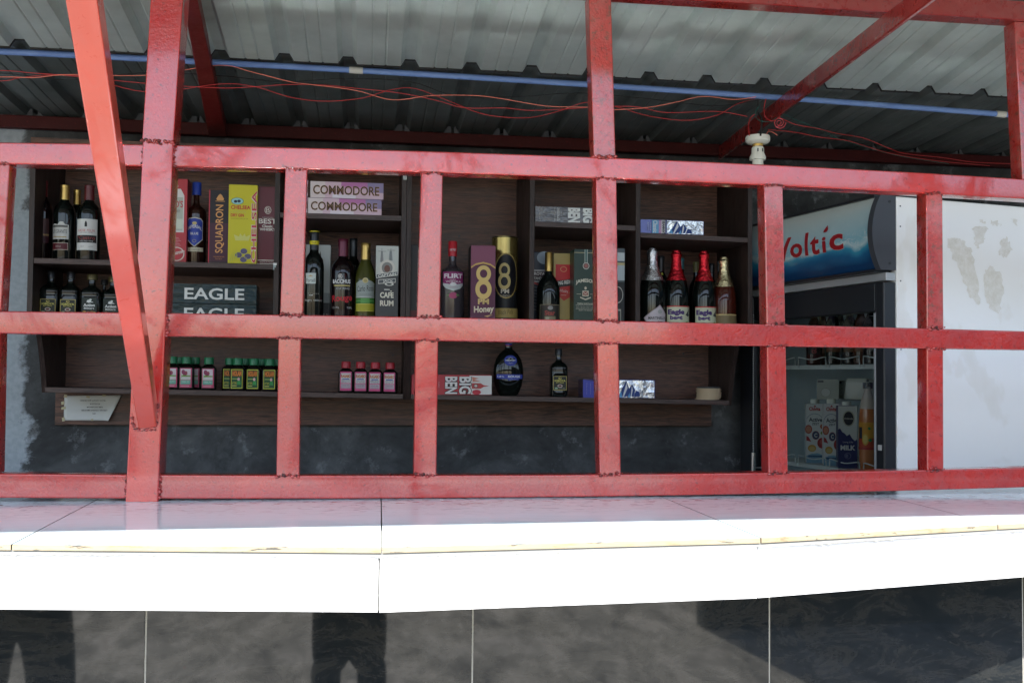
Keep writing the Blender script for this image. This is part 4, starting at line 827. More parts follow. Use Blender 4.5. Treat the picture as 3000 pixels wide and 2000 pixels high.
# compartment D
put_box(1560, 1604, 739, YC+.03, zM, .06, 'whisky_carton', 'dark navy carton with white lettering beside the shelf upright', (.02, .03, .05),
 [('e', .8, .93, .5, .08, (.25, .3, .34)), ('r', 0, .62, 1, .78, (.40, .40, .40)), ('r', 0, .64, 1, .76, (.04, .02, .03)), ('t', 'ROYAL', .12, .71, .95, .75, (.62, .60, .58), {'bold': .03}), ('t', 'STANDARD', .02, .655, .98, .69, (.62, .60, .58), {'bold': .03}), ('p', [(0, .64), (.5, .60), (1, .64), (1, .62), (.5, .575), (0, .61)], (.4, .05, .05))]+[('t', 'whisky blend of fine malt', .06, .55-.04*i, .95, .57-.04*i, (.35, .37, .4)) for i in range(8)])
put_bottle(1574, 1641, 740, YC-.03, zM, 'bell', M_BG, 'liqueur_bottle', 'round-shouldered dark bottle with gold cap and a dim gold-framed label', cap=CAPG, capz=.76, capr=.0125,
 labels=[(.06, .335, .62, [('r', 0, 0, 1, 1, (.20, .17, .11)), ('r', .03, .03, .97, .97, (.035, .032, .026)), ('e', .5, .84, .12, .09, (.25, .25, .24)), ('t', 'Star', .25, .50, .72, .72, (.28, .05, .04), {'bold': .04}), ('r', .25, .10, .75, .46, (.20, .17, .10)), ('r', .3, .14, .45, .42, (.32, .30, .22)), ('r', .55, .14, .7, .3, (.1, .09, .05))])])
put_box(1622, 1683, 743, YC+.005, zM, .06, 'whisky_carton', 'gold whisky carton with red shield and black slanted band', (.36, .27, .085),
 [('p', [(.10, .62), (.88, .62), (.88, .86), (.10, .86)], (.45, .02, .025)), ('p', [(.10, .50), (.88, .50), (.88, .46), (.5, .40), (.10, .50)], (.45, .04, .03)), ('p', [(.16, .44), (.86, .52), (.86, .62), (.1, .62), (.10, .5)], (.45, .03, .03)), ('o', .48, .80, .16, .035, .2, (.55, .25, .12)), ('p', [(0, .56), (1, .60), (1, .685), (0, .645)], (.022, .03, .03)), ('t', 'LONG RIDER', .05, .592, .93, .64, (.62, .62, .58), {'slope': .7, 'bold': .03}), ('t', 'Whisky', .28, .50, .70, .55, (.62, .55, .5), {'slope': -.2}), ('r', .35, .47, .62, .474, (.6, .5, .4))])
put_box(1682, 1747, 731, YF+.012, zM, .07, 'whisky_carton', 'dark green whisky carton with cream arched lettering and a crest', (.012, .036, .026),
 [('r', .0, .955, 1, .963, (.40, .35, .2)), ('r', .47, .83, .50, 1, (.35, .38, .35)), ('r', .58, .83, .61, 1, (.35, .38, .35)), ('r', .5, .85, .58, 1, (.05, .12, .10)), ('o', .54, .80, .15, .042, .22, (.5, .47, .42)), ('e', .54, .80, .09, .026, (.28, .10, .09)), ('t', 'JAMESON', .08, .565, .98, .62, (.55, .53, .42), {'arc': .45, 'bold': .035}), ('r', .38, .43, .66, .50, (.5, .46, .36)), ('r', .41, .44, .63, .49, (.22, .05, .04)), ('p', [(.41, .44), (.63, .49), (.63, .48), (.43, .44)], (.55, .5, .4)), ('p', [(.41, .49), (.63, .44), (.61, .44), (.41, .48)], (.55, .5, .4)), ('e', .52, .53, .05, .018, (.5, .46, .36)),
  ('p', [(.28, .41), (.52, .385), (.76, .41), (.76, .425), (.52, .40), (.28, .425)], (.55, .5, .4)), ('r', .12, .455, .32, .46, (.4, .4, .3)), ('r', .72, .455, .92, .46, (.4, .4, .3)), ('t', 'TRIPLE DISTILLED', .14, .335, .90, .350, (.55, .53, .42), {'bold': .02}), ('r', .08, .325, .95, .328, (.5, .5, .4)), ('r', .08, .275, .95, .278, (.5, .5, .4)), ('t', 'SINCE 1780 BOW STREET DUBLIN', .1, .285, .93, .312, (.3, .3, .25)), ('t', 'IRISH WHISKEY', .22, .255, .82, .267, (.55, .53, .42)), ('r', .0, .0, 1, .075, (.40, .40, .34)), ('r', .0, .010, 1, .068, (.010, .03, .022)), ('t', 'John Jameson & Son', .10, .022, .93, .055, (.55, .53, .45), {'bold': .02})], gl=.25)
GL = mat('glossy_dark_brown_wrap', (.030, .018, .018), .14, .0, .5); bump(GL, noise(GL, coords(GL, 'Object', (1, 1, 2)), 12, 3), .9, .010)
x, z, w, h = at(1568, 1742, 597, YF+.006, zD)
carton('gin_carton', 'dark brown gin carton lying flat with sideways white letters', 'carton', (x, YF+.048, z), w, .0510, .084, (.03, .02, .02),
 [('t', 'BIG', .80, .03, .99, .97, (.60, .62, .60), {'rot': -90, 'bold': .05}), ('t', 'BEN', .55, .03, .755, .97, (.60, .62, .60), {'rot': -90, 'bold': .05}), ('t', 'CHOCOLATE', .365, .10, .405, .98, (.50, .50, .48), {'rot': -90, 'bold': .02}), ('t', 'FLAVOURED GIN', .315, .10, .34, .9, (.4, .4, .38), {'rot': -90}), ('t', 'Net Vol. 750ml  22% Alc', .07, .04, .09, .98, (.4, .4, .38), {'rot': -90}), ('t', 'TRIPLE', .43, .4, .445, .7, (.35, .35, .34), {'rot': -90})], m=GL)
# compartment between the centre post and its upright, then the right compartment
put_box(1790, 1830, 728, YF+.02, zM, .06, 'spirit_carton', 'silver and black carton half hidden behind the post, left of the silver-topped bottle', (.06, .08, .09),
 [('r', .0, .85, 1, .95, (.42, .46, .47)), ('r', 0, .80, 1, .83, (.42, .36, .18)), ('r', .0, .62, 1, .80, (.35, .40, .42)), ('r', 0, .08, 1, .60, (.014, .016, .018)), ('o', .5, .45, .4, .1, .12, (.4, .4, .36)), ('r', .2, .10, .75, .28, (.30, .31, .26)), ('r', .25, .12, .7, .26, (.03, .03, .03))])
NV = mat('navy_foil_wrap', (.035, .04, .16), .18, .4, .4)
SILV = mat('silver_foil_print', (.62, .64, .66), .26, .9); bump(SILV, noise(SILV, coords(SILV, 'Object'), 22, 3), 1.0, .01)
x, z, w, h = at(1876, 2062, 636, YF+.006, zE)
def ship(x0, x1):
    f = lambda x, y: (x0+x*(x1-x0), y); L = [(f(.10, .05), f(.30, .05), f(.42, .5), f(.32, .95), f(.22, .6)), (f(.30, .1), f(.55, .08), f(.60, .45), f(.50, .75), f(.40, .5)), (f(.56, .05), f(.75, .1), f(.72, .35), f(.62, .42))]
    o = [('p', list(p), (.02, .05, .20)) for p in L]
    o += [('p', [f(.02, .55), f(.2, .9), f(.34, .95), f(.2, .78)], (.55, .58, .6)), ('p', [f(.2, .05), f(.24, .05), f(.36, .55), f(.33, .85)], (.6, .62, .66)), ('p', [f(.45, .05), f(.48, .05), f(.52, .45), f(.49, .7)], (.6, .62, .66)), ('p', [f(.08, .08), f(.2, .02), f(.16, .4)], (.10, .30, .55)), ('p', [f(.36, .05), f(.44, .03), f(.42, .3)], (.10, .30, .55))]
    return o
rays = [('p', [(.60, .30), (1, .02+.09*i), (1, .03+.09*i)], (.12, .13, .2)) for i in range(11)]
carton('schnapps_carton', 'silver and navy ship carton lying flat on right upper shelf', 'carton', (x, YF+.046, z), w, .0460, .08, (.1, .1, .2),
 [('r', .41, .02, .99, .98, SILV)]+rays+ship(.40, .95)+[('r', .18, .02, .285, .98, (.12, .32, .52)), ('t', 'Classic', .195, .06, .265, .95, (.55, .62, .66), {'rot': -90, 'bold': .03}), ('r', .285, .02, .325, .98, (.40, .20, .38)), ('t', 'SCHNAPPS', .295, .1, .315, .9, (.6, .5, .55), {'rot': -90}), ('r', .325, .02, .395, .98, (.55, .55, .55)), ('t', "SEAMAN'S", .338, -.08, .382, .94, (.02, .02, .03), {'rot': -90, 'bold': .05}), ('t', 'TIMELESS', .145, .2, .165, .8, (.35, .38, .5), {'rot': -90}), ('t', 'BLESSING', .11, .2, .13, .8, (.35, .38, .5), {'rot': -90}), ('r', .385, 0, .41, 1, (.04, .045, .16))], m=NV)
put_bottle(1872, 1950, 729, YC-.01, zM, 'spark', M_BG, 'sparkling_bottle', 'sparkling bottle with silver foil neck and a pale diamond label', cap=F_SIL, capz=.62, capr=.0180, foilbody=True,
 labels=[(.10, .335, .62, [('p', [(.02, .36), (.20, .02), (.95, .0), (1, .55), (.66, 1)], (.35, .28, .30)), ('p', [(.06, .37), (.22, .05), (.92, .04), (.96, .54), (.66, .93)], (.52, .47, .50)), ('t', "MARTINELLI'S", .22, .28, .94, .42, (.03, .03, .03), {'bold': .03}), ('e', .66, .66, .09, .10, (.35, .36, .34)), ('t', 'Pure', .58, .12, .78, .21, (.1, .1, .1))]),
         (.55, .60, .4, [('e', .5, .6, .3, .5, (.26, .24, .16)), ('t', 'Martini', .2, -.3, .8, 0, (.4, .4, .38))], .15, .028), (.70, .88, .5, [('t', 'SPARKLING', .5, .05, .75, .95, (.15, .15, .15), {'rot': 90})], 0, .0145)])
put_bottle(1912, 1960, 750, YC+.075, zM, 'wine', M_BG, 'bitters_bottle', 'slim black bottle with a green and white neck label behind the silver foil one', cap=CAPK, capz=.80,
 labels=[(.66, .80, .8, [('t', 'ORIJIN', .2, .25, .8, .45, (.5, .5, .48), {'bold': .03}), ('t', 'BITTERS', .25, .08, .75, .18, (.4, .4, .38)), ('e', .5, .72, .08, .2, (.35, .40, .05))], 0, .0165), (.30, .46, .5, [('e', .5, .5, .3, .4, (.30, .30, .06)), ('e', .5, .5, .15, .3, (.45, .42, .3))])])
EG = 'green sparkling bottles with red foil'
def eb(a, b, t, lb):
    return put_bottle(a, b, t, YC-.01, zM, 'spark', M_BG, 'sparkling_bottle', lb, cap=F_RED, capz=.64, capr=.0172, foilbody=True, group=EG,
     labels=[(.055, .335, .70, [('r', 0, 0, 1, 1, (.45, .04, .04)), ('r', 0, .0, 1, .955, (.50, .52, .38)), ('t', 'Eagle', .05, .58, .68, .86, (.06, .03, .14), {'bold': .06}), ('t', 'best', .14, .42, .60, .60, (.06, .03, .14), {'bold': .06}), ('p', [(.72, .62), (.80, .72), (.94, .88), (.90, .68), (.98, .62), (.86, .56)], (.02, .02, .03)), ('e', .66, .24, .07, .07, (.06, .04, .18)), ('e', .74, .16, .07, .07, (.09, .03, .12)), ('e', .60, .14, .07, .07, (.06, .04, .14)), ('e', .80, .28, .08, .07, (.10, .25, .04)), ('e', .93, .22, .06, .07, (.05, .05, .15)), ('e', .82, .06, .08, .06, (.55, .25, .04)), ('t', 'GRAPE FINEST', .06, .26, .46, .32, (.05, .04, .05), {'bold': .02}), ('r', .06, .18, .5, .19, (.1, .1, .1)), ('r', .06, .12, .46, .13, (.1, .1, .1))]),
      (.56, .70, 1.02, [('p', [(.14, .20), (.36, .45), (.64, .45), (.86, .20), (.86, .62), (.64, .82), (.36, .82), (.14, .62)], (.45, .04, .03)), ('p', [(.15, .28), (.36, .5), (.64, .5), (.85, .28), (.85, .56), (.64, .76), (.36, .76), (.15, .56)], (.50, .50, .36)), ('e', .5, .52, .145, .56, (.45, .05, .03)), ('e', .5, .52, .12, .50, (.48, .48, .38)), ('t', 'Eagle', .41, .62, .59, .80, (.06, .03, .14), {'bold': .05}), ('t', 'best', .44, .48, .56, .60, (.06, .03, .14), {'bold': .05}), ('e', .47, .28, .05, .14, (.06, .02, .08)), ('e', .53, .25, .05, .14, (.10, .03, .10)), ('e', .56, .34, .04, .12, (.05, .16, .03))], .08, .0255)])
eb(1946, 2017, 735, 'sparkling bottle with red foil neck and cream fruit label, the left one of two')
eb(2029, 2096, 737, 'sparkling bottle with red foil neck and cream fruit label, the right one of two')
put_bottle(2087, 2155, 755, YC-.01, zM, 'spark', M_AMB, 'sparkling_bottle', 'rose sparkling bottle with pale gold foil neck, glowing orange wine inside', cap=F_GOLD, capz=.62, capr=.0165, foilbody=True,
 labels=[(.03, .27, .70, [('r', 0, 0, 1, 1, (.16, .12, .06)), ('r', 0, .93, 1, 1, (.45, .36, .16)), ('t', "D'ANJOU", .12, .18, .92, .42, (.50, .42, .2), {'bold': .04})])])
for a, b, t, nm, cm in ((1978, 2014, 757, 'blue-rimmed', mat('teal_cap', (.03, .12, .14), .3)), (2020, 2058, 768, 'olive-rimmed', mat('olive_cap', (.12, .11, .04), .4)), (2068, 2102, 772, 'plain black', CAPK), (2094, 2126, 765, 'grey-rimmed', mat('grey_cap', (.10, .11, .12), .4))):
    put_bottle(a, b, t, YC+.13, zM, 'wine', M_BG, 'dark_bottle', 'dark bottle with a %s cap in the back row of the right compartment' % nm, cap=cm, capz=.86)
# lower shelf: little syrup and bitters bottles
def herb(name, label, x, y, z, kind, rz=0, group=None, H=.078, R=.0205):
    t = thing(name, label, 'small bottle', (x, y, z), rz, group)
    MB().lathe([(r*R, zz*H) for r, zz in PROF['syrup']], M_SYR, 40, 5, .72).build('bottle_body', t)
    cm = {'g': mat('green_screw_cap', (.015, .15, .06), .35), 'k': mat('green_screw_cap', (.015, .15, .06), .35), 'r': mat('red_screw_cap', (.36, .02, .03), .35)}[kind]
    cp = MB(); n = 48; vs = []; prof = [(.0135, .78), (.0150, .79), (.0150, .965), (.0138, .99)]
    for r, zz in prof:
        for k in range(n): q = r+(.0004 if k % 2 else 0); vs.append((q*cos(2*pi*k/n), q*sin(2*pi*k/n), zz*H))
    fs = [(i*n+k, i*n+(k+1) % n, (i+1)*n+(k+1) % n, (i+1)*n+k) for i in range(3) for k in range(n)]+[tuple(3*n+k for k in range(n))]
    cp.add(vs, fs, cm, True).build('screw_cap', t)
    PK = (.42, .05, .12)
    sh = {'g': [('r', 0, 0, 1, 1, PK), ('r', .06, .50, .90, .96, (.58, .52, .54)), ('r', .06, .40, .90, .50, (.5, .5, .48)), ('e', .28, .80, .16, .12, (.22, .04, .10)), ('e', .5, .74, .14, .11, (.26, .05, .08)), ('e', .38, .68, .12, .09, (.2, .03, .08)), ('t', 'Jekomo', .10, .52, .90, .66, (.12, .30, .02), {'bold': .06}), ('r', .06, .16, .90, .38, (.12, .34, .26)), ('t', 'HERBAL MIX', .15, .25, .8, .34, (.5, .55, .5)), ('r', .1, .06, .8, .1, (.55, .3, .35))],
          'k': [('r', 0, 0, 1, 1, (.45, .48, .04)), ('r', .05, .04, .95, .96, (.012, .07, .025)), ('r', .1, .62, .9, .94, (.06, .04, .01)), ('t', 'HOLAM', .10, .64, .90, .92, (.55, .16, .02), {'bold': .06}), ('r', .1, .48, .7, .52, (.3, .4, .1)), ('e', .66, .48, .10, .09, (.60, .35, .35)), ('p', [(.5, .2), (.85, .2), (.8, .4), (.6, .42)], (.03, .25, .06)), ('r', .1, .12, .5, .16, (.5, .45, .1)), ('t', 'BITTERS', .1, .22, .5, .34, (.5, .45, .05))],
          'r': [('r', 0, 0, 1, 1, (.50, .06, .18)), ('r', .07, .40, .93, .92, (.55, .55, .54)), ('t', 'RAGABO', .08, .68, .92, .86, (.42, .12, .02), {'bold': .05}), ('r', .2, .585, .8, .64, (.05, .08, .3)), ('t', 'HERBAL MIXTURE', .12, .50, .88, .56, (.1, .1, .12)), ('t', 'FOR WAIST PAIN', .14, .42, .86, .48, (.1, .1, .12)), ('r', .07, .12, .93, .36, (.42, .36, .40)), ('t', 'DOSAGE 200ML', .15, .24, .85, .31, (.12, .05, .1)), ('t', 'Keep in cool place', .12, .14, .88, .20, (.12, .05, .1))]}[kind]
    w, h = .0365, .062
    printed(t, w, h, sh, lambda u, v, e: (u-w/2, -R*.72-e-.0003, v+.007))
    return t
HK = {}
def herbs(kind, name, L, group):
    for i, (px, pb, dy, lb) in enumerate(L):
        y = YL+.022+dy; x = U(px, pb, y).x; z = zL(x)+.0006; rz = random.uniform(-.14, .14)
        if kind not in HK:
            HK[kind] = herb(name, lb, x, y, z, kind, 0, group, H=.106 if kind != 'r' else .103, R=.0245)
        else: copy_tree(HK[kind], (x, y, z), rz, lb, group)
herbs('g', 'syrup_bottle', [(504, 1137, 0, 'small dark bottle with green cap and pink label standing closest to the corner post'), (546, 1140, 0, 'small dark bottle with green cap and pink label, second from the corner post'), (571, 1138, .05, 'small green-capped pink-labelled bottle standing back in the gap of its row'), (611, 1140, 0, 'green-capped pink-labelled small bottle standing apart at the right of its group'), (524, 1136, .075, 'green-capped pink-labelled bottle at the back between the first two of the group')], 'green capped bottles with pink labels')
herbs('k', 'bitters_bottle', [(672, 1140, .03, 'green-capped bottle with yellow-edged green label, leftmost and set slightly back'), (696, 1141, 0, 'green-capped bottle with yellow-edged green label, front left of its group'), (743, 1141, .004, 'green-capped bottle with yellow-edged green label, front middle of its group'), (789, 1141, 0, 'green-capped bottle with yellow-edged green label, front right beside the post'), (718, 1139, .06, 'green-capped bottle in the back row behind the front left yellow-edged one'), (765, 1139, .06, 'green-capped bottle in the back row behind the front middle yellow-edged one'), (812, 1141, .045, 'green-capped bottle in the back row, partly behind the upright post')], 'green capped bottles with green labels')
herbs('r', 'syrup_bottle', [(1013, 1147, 0, 'red-capped syrup bottle with pink label, first from the left of four'), (1056, 1147, .003, 'red-capped syrup bottle with pink label, second from the left of four'), (1099, 1148, 0, 'red-capped syrup bottle with pink label, third from the left of four'), (1142, 1148, .002, 'red-capped syrup bottle with pink label, rightmost of four')], 'red capped syrup bottles')
x, z, w, h = at(1206, 1441, 1096, YL+.006, zL)
bb = carton('gin_carton', 'red and white gin carton with clock tower and strawberry lying on the lower shelf', 'carton', (x, YL+.048, z), w, .0655, .08, (.38, .03, .04),
 [('p', [(.74, .02), (1, .02), (1, .98), (.72, .98)], (.62, .61, .58)), ('t', 'BIG', .585, .03, .75, .93, (.02, .02, .02), {'rot': -90, 'bold': .10}), ('t', 'BEN', .410, .03, .575, .93, (.02, .02, .02), {'rot': -90, 'bold': .10}), ('t', 'BIG', .592, .05, .742, .92, (.66, .64, .62), {'rot': -90, 'bold': .03}), ('t', 'BEN', .417, .05, .567, .92, (.66, .64, .62), {'rot': -90, 'bold': .03}),
  ('p', [(.75, .32), (.86, .32), (.90, .42), (.97, .46), (.90, .50), (.86, .60), (.75, .60)], (.40, .05, .05)), ('p', [(.76, .66), (.86, .70), (.78, .78), (.84, .84), (.75, .92)], (.50, .20, .14)), ('e', .80, .46, .028, .09, (.55, .5, .45)), ('o', .80, .46, .028, .09, .3, (.1, .05, .05)), ('e', .81, .14, .055, .13, (.45, .03, .05)), ('t', 'Strawberry', .33, .35, .345, .65, (.5, .4, .4), {'rot': -90})])
# oval flask
x, z, w, h = at(1446, 1534, 1007, YL+.05, zL)
fl = thing('wine_flask', 'big flat oval black wine flask with blue seal and blue band', 'bottle', (x, YL+.05, z)); Rm = w/2
pr = [(.52, 0), (.60, .012), (.74, .08), (.90, .20), (.985, .34), (1, .46), (.96, .58), (.84, .70), (.62, .80), (.40, .86), (.26, .89), (.235, .93), (.235, .965)]
pr = [(r*Rm, q*h) for r, q in pr]
MB().lathe(pr, M_BG, 48, 0, .55).build('glass_body', fl)
MB().lathe([(.0115, .955*h), (.0118, .97*h)], mat('cap_red_ring', (.4, .03, .03), .4), 24).build('cap_ring', fl); MB().lathe([(.0122, .9705*h), (.0122, .995*h), (.0112, h)], CAPB, 24).build('cap', fl)
def flm(u, v, e):
    r = Rm
    for (r0, z0), (r1, z1) in zip(pr, pr[1:]):
        if z0 <= v <= z1: r = r0+(r1-r0)*(v-z0)/(z1-z0)
    q = min(.98, abs(u)/r); return (u, -.55*r*sqrt(1-q*q)-e-.0006, v)
w1, h1 = w*.42, h*.20
printed(fl, w1, h1, [('e', .5, .5, .5, .5, (.03, .05, .30)), ('t', 'MEDINET', .10, .44, .90, .58, (.62, .64, .66), {'bold': .04})]+[('p', [(.5+.10*cos(a-.15), .5+.14+.10*sin(a-.15)), (.5+.10*cos(a+.15), .64+.10*sin(a+.15)), (.5+.3*cos(a), .64+.26*sin(a))], (.6, .62, .66)) for a in [i*pi/6 for i in range(7)]]+[('p', [(.5+.10*cos(a-.15), .36+.10*sin(a-.15)), (.5+.10*cos(a+.15), .36+.10*sin(a+.15)), (.5+.3*cos(a), .36+.26*sin(a))], (.6, .62, .66)) for a in [pi+i*pi/6 for i in range(1, 6)]], lambda u, v, e: flm(u-w1/2+.004, v+h*.575, e), strip=.004)
w2, h2 = w*.86, h*.10
printed(fl, w2, h2, [('r', 0, .1, 1, .95, (.035, .055, .32)), ('t', '1,0 L', .03, .32, .28, .72, (.62, .64, .66), {'bold': .03}), ('t', 'ROUGE', .42, .32, .90, .76, (.62, .64, .66), {'bold': .04}), ('r', .42, -.14, .85, .1, (.035, .055, .30)), ('t', 'VIN DE FRANCE', .46, -.08, .82, .05, (.5, .52, .55))], lambda u, v, e: flm(u-w2/2+.002, v+h*.315, e), strip=.004)
igboya(1612, 1661, 1022, YL+.035, zL, 'black bitters bottle with a gold-edged label standing alone on the lower shelf')
x, z, w, h = at(1708, 1920, 1099, YL+.006, zL)
carton('schnapps_carton', 'crumpled silver and blue ship carton on the lower shelf behind a post', 'carton', (x, YL+.046, z), w, .0620, .08, (.1, .1, .2),
 [('r', .50, .02, .985, .97, SILV)]+[('p', [(.55, .35), (.985, .05+.09*i), (.985, .06+.09*i)], (.2, .21, .28)) for i in range(11)]+ship(.45, .90)+[('p', [(0, 0), (.17, 0), (.15, .9), (0, 1)], (.05, .06, .34))]+[('t', 'timeless blessing seaman aromatic', .045+.05*i, .2, .055+.05*i, .85, (.45, .47, .6), {'rot': -90}) for i in range(3)], m=NV)
# stack of beer mats
x = U(2076, 1165, YL+.055).x; st = thing('coaster_stack', 'small stack of worn round beer mats at the right end of the lower shelf', 'stack', (x, YL+.055, zL(x)+.0005), group=None)
MT_ = mat('beer_mat_card', (.48, .38, .25), .8); MT2 = mat('beer_mat_dark', (.03, .035, .04), .6)
for i in range(11):
    q = MB(); z0 = i*.0036; ox, oy = random.uniform(-.0022, .0022), random.uniform(-.002, .002)
    if i == 0: ox = -.006
    q.lathe([(.042, z0), (.0425, z0+.0005), (.0425, z0+.0029), (.042, z0+.0033)], MT_ if i not in (4, 8) else MT_, 40)
    q.v = [(a+ox, b+oy, c+a*random.choice((.0,))*.01) for a, b, c in q.v]; q.build('beer_mat', st)
q = MB().lathe([(.038, .0397), (.040, .0405), (.040, .0445), (.0385, .0445), (.0385, .0412)], MT2, 40); q.build('dark_lid', st)

# ------------------------------------------------------------------ display fridge
FN = Vector((1.526, .45, 0)); FA = radians(11.8); fb = Vector((cos(FA), sin(FA), 0)); fa = Vector((-sin(FA), cos(FA), 0)); FWD = .766
def FL(px, py, c):     # pixel -> fridge-local point on the plane x = c
    p = PL(px, py, FN+fb*c, fb)-FN; return Vector((c, p.dot(fa), p.z))
zt = CAM.z; d_ = ray(2630, 574); 
fz1 = FL(2630, 574, 0).z; fzc = FL(2634, 787, 0).z
FZ0 = .121
fr = thing('display_fridge', 'tall white display fridge with glass door and blue water canopy', 'fridge', (FN.x, FN.y, 0), FA)
BD = 1.15; t_ = .04
MB().box((0, 0, FZ0), (BD, t_, fz1), M_FW, bev=.004).build('side_panel', fr)
MB().box((0, FWD-t_, FZ0), (BD, FWD, fz1), M_FW, bev=.004).build('side_panel', fr)
MB().box((BD-.04, t_+.0005, FZ0), (BD-.002, FWD-t_-.0005, fz1), M_FW).build('back_panel', fr)
MB().box((.002, t_+.0005, fz1-.05), (BD-.041, FWD-t_-.0005, fz1-.002), M_FW).build('top_panel', fr)
MB().box((.012, t_+.0008, fzc-.03), (.5, FWD-t_-.0008, fzc+.02), M_FB).build('ceiling_panel', fr)
MB().box((.0, t_+.0005, FZ0), (BD-.041, FWD-t_-.0005, FZ0+.35), M_FB).build('base_panel', fr)
ln_ = MB(); ln_.box((.02, t_+.0006, FZ0+.36), (.52, t_+.004, fzc-.031), M_LINER); ln_.box((.02, FWD-t_-.004, FZ0+.36), (.52, FWD-t_-.0006, fzc-.031), M_LINER); ln_.box((.521, t_, FZ0+.36), (.53, FWD-t_, fzc-.031), M_LINER)
ln_.build('liner', fr)
# little black screws on white side
q = MB()
for y, z in ((-.001, fz1-.03), (-.001, fz1-.09), (-.001, fz1-.25), (-.001, fz1-.45)):
    q.box((.012, -.0012, z), (.016, -.0002, z+.004), M_FS)
q.build('screw', fr)
# dried glue smears on the white side
def smear(px, name='glue_stain'):
    pts = []
    for i in range(len(px)):
        a, b = px[i], px[(i+1) % len(px)]
        for k in range(6):
            t = k/6; pts.append((a[0]+(b[0]-a[0])*t+random.uniform(-5, 5), a[1]+(b[1]-a[1])*t+random.uniform(-5, 5)))
    q = MB(); P3 = []
    for x, y in pts:
        p = PL(x, y, FN, fa)-FN; P3.append((p.dot(fb), -.0006, p.z))
    for t in tessellate_polygon([[Vector((a, c, 0)) for a, b, c in P3]]): q.add([P3[j] for j in t], [(0, 1, 2)], M_STAIN)
    return q.build(name, fr)
M_STAIN = mat('dried_glue', (.66, .63, .55), .5); _n = noise(M_STAIN, world_coords(M_STAIN), 60, 6, .75); setc(M_STAIN, ramp(M_STAIN, _n, [(.36, (.86, .84, .79)), (.62, (.74, .71, .63))]))
smear([(2774, 702), (2800, 698), (2822, 705), (2845, 735), (2860, 800), (2872, 890), (2862, 893), (2838, 865), (2812, 800), (2786, 745)])
smear([(2848, 664), (2894, 664), (2882, 700), (2868, 725), (2856, 722), (2852, 690)])
smear([(2870, 645), (2884, 648), (2884, 654), (2872, 652)]); smear([(2904, 648), (2920, 650), (2934, 660), (2922, 661), (2906, 658)]); smear([(2962, 640), (2978, 644), (2982, 660), (2968, 655)])
smear([(2884, 790), (2905, 778), (2930, 800), (2940, 870), (2925, 915), (2900, 905), (2878, 840)]); smear([(2935, 700), (2950, 695), (2965, 730), (2945, 755), (2925, 740)])
# canopy
NY = 24
def canopy_x(t): return -(.052+.030*(1-(2*t-1)**2))      # t 0 bottom .. 1 top
czb, czt = fzc, fz1-.003
def canopy(y0, y1, off, m, name, zpad=0):
    q = MB(); n = 20; vs = []
    for y in (y0, y1):
        for i in range(n+1):
            t = i/n; vs.append((canopy_x(t)-off, y, czb-zpad+(czt-czb+2*zpad)*t))
        vs += [(-.002, y, czt+zpad), (-.002, y, czb-zpad)]
    K = n+3; fs = [(k, K+k, K+(k+1) % K, (k+1) % K) for k in range(K)]+[tuple(range(K)), tuple(range(K, 2*K))[::-1]]
    q.add(vs, fs, m, True); return q.build(name, fr, auto=35)
M_WATER = mat('blue_water_print', (.1, .3, .5), .25, 0, .3)
co = coords(M_WATER, 'Object'); n_, l_ = nt(M_WATER); sp = n_.new('ShaderNodeSeparateXYZ'); l_.new(co, sp.inputs[0])
mr1 = n_.new('ShaderNodeMapRange'); mr1.inputs['From Min'].default_value = czb; mr1.inputs['From Max'].default_value = czt; l_.new(sp.outputs[2], mr1.inputs['Value'])
nz = noise(M_WATER, coords(M_WATER, 'Object', (1, .5, 1)), 7, 3, .5, .5)
def mth(op, a, b, c=None):
    x = n_.new('ShaderNodeMath'); x.operation = op
    for i, v in enumerate((a, b, c)):
        if v is None: continue
        if hasattr(v, 'links'): l_.new(v, x.inputs[i])
        else: x.inputs[i].default_value = v
    return x.outputs[0]
ycurve = mth('MULTIPLY', mth('POWER', mth('ABSOLUTE', mth('SUBTRACT', sp.outputs[1], .34), 0), 2.0), 1.6)
hh = mth('ADD', mth('SUBTRACT', mr1.outputs[0], ycurve), mth('MULTIPLY', mth('SUBTRACT', nz, .5), .42))
base = ramp(M_WATER, hh, [(.02, (.008, .045, .13)), (.15, (.014, .12, .26)), (.23, (.04, .28, .42)), (.29, (.42, .60, .63)), (.36, (.22, .46, .54)), (.52, (.38, .54, .57)), (.9, (.52, .58, .55))])
vor = noise(M_WATER, coords(M_WATER, 'Object', (1, .8, 1.6)), 46, 6, .8, 1.2)
band = ramp(M_WATER, hh, [(.22, g3(0)), (.31, g3(1)), (.36, g3(.9)), (.50, g3(.12)), (.9, g3(.12))])
spl = mth('MULTIPLY', ramp(M_WATER, vor, [(.53, g3(0)), (.60, g3(1))]), band)
setc(M_WATER, mixc(M_WATER, spl, base, (.58, .66, .66)))
canopy(.022, FWD-.005, 0, M_WATER, 'sign_panel')
canopy(.0, .0215, .004, M_FS, 'end_cap', .004); canopy(FWD-.0045, FWD+.01, .004, M_FB, 'end_cap', .004)
q = MB(); q.box((-.060, .022, czb-.010), (-.003, FWD-.005, czb-.0005), M_FB); q.box((-.060, .022, czt+.0005), (-.003, FWD-.005, czt+.007), M_FB); q.build('canopy_trim', fr)
q = MB()
for z in (czb+.016, czt-.014): q.lathe([(.0001, 0), (.0045, 0), (.0045, .001), (.0001, .0012)], M_FB, 16); k = len(q.v)-64; q.v[k:] = [(-.024+x, -.0004-zz, z+y) for x, y, zz in q.v[k:]]
q.build('cap_screw', fr)
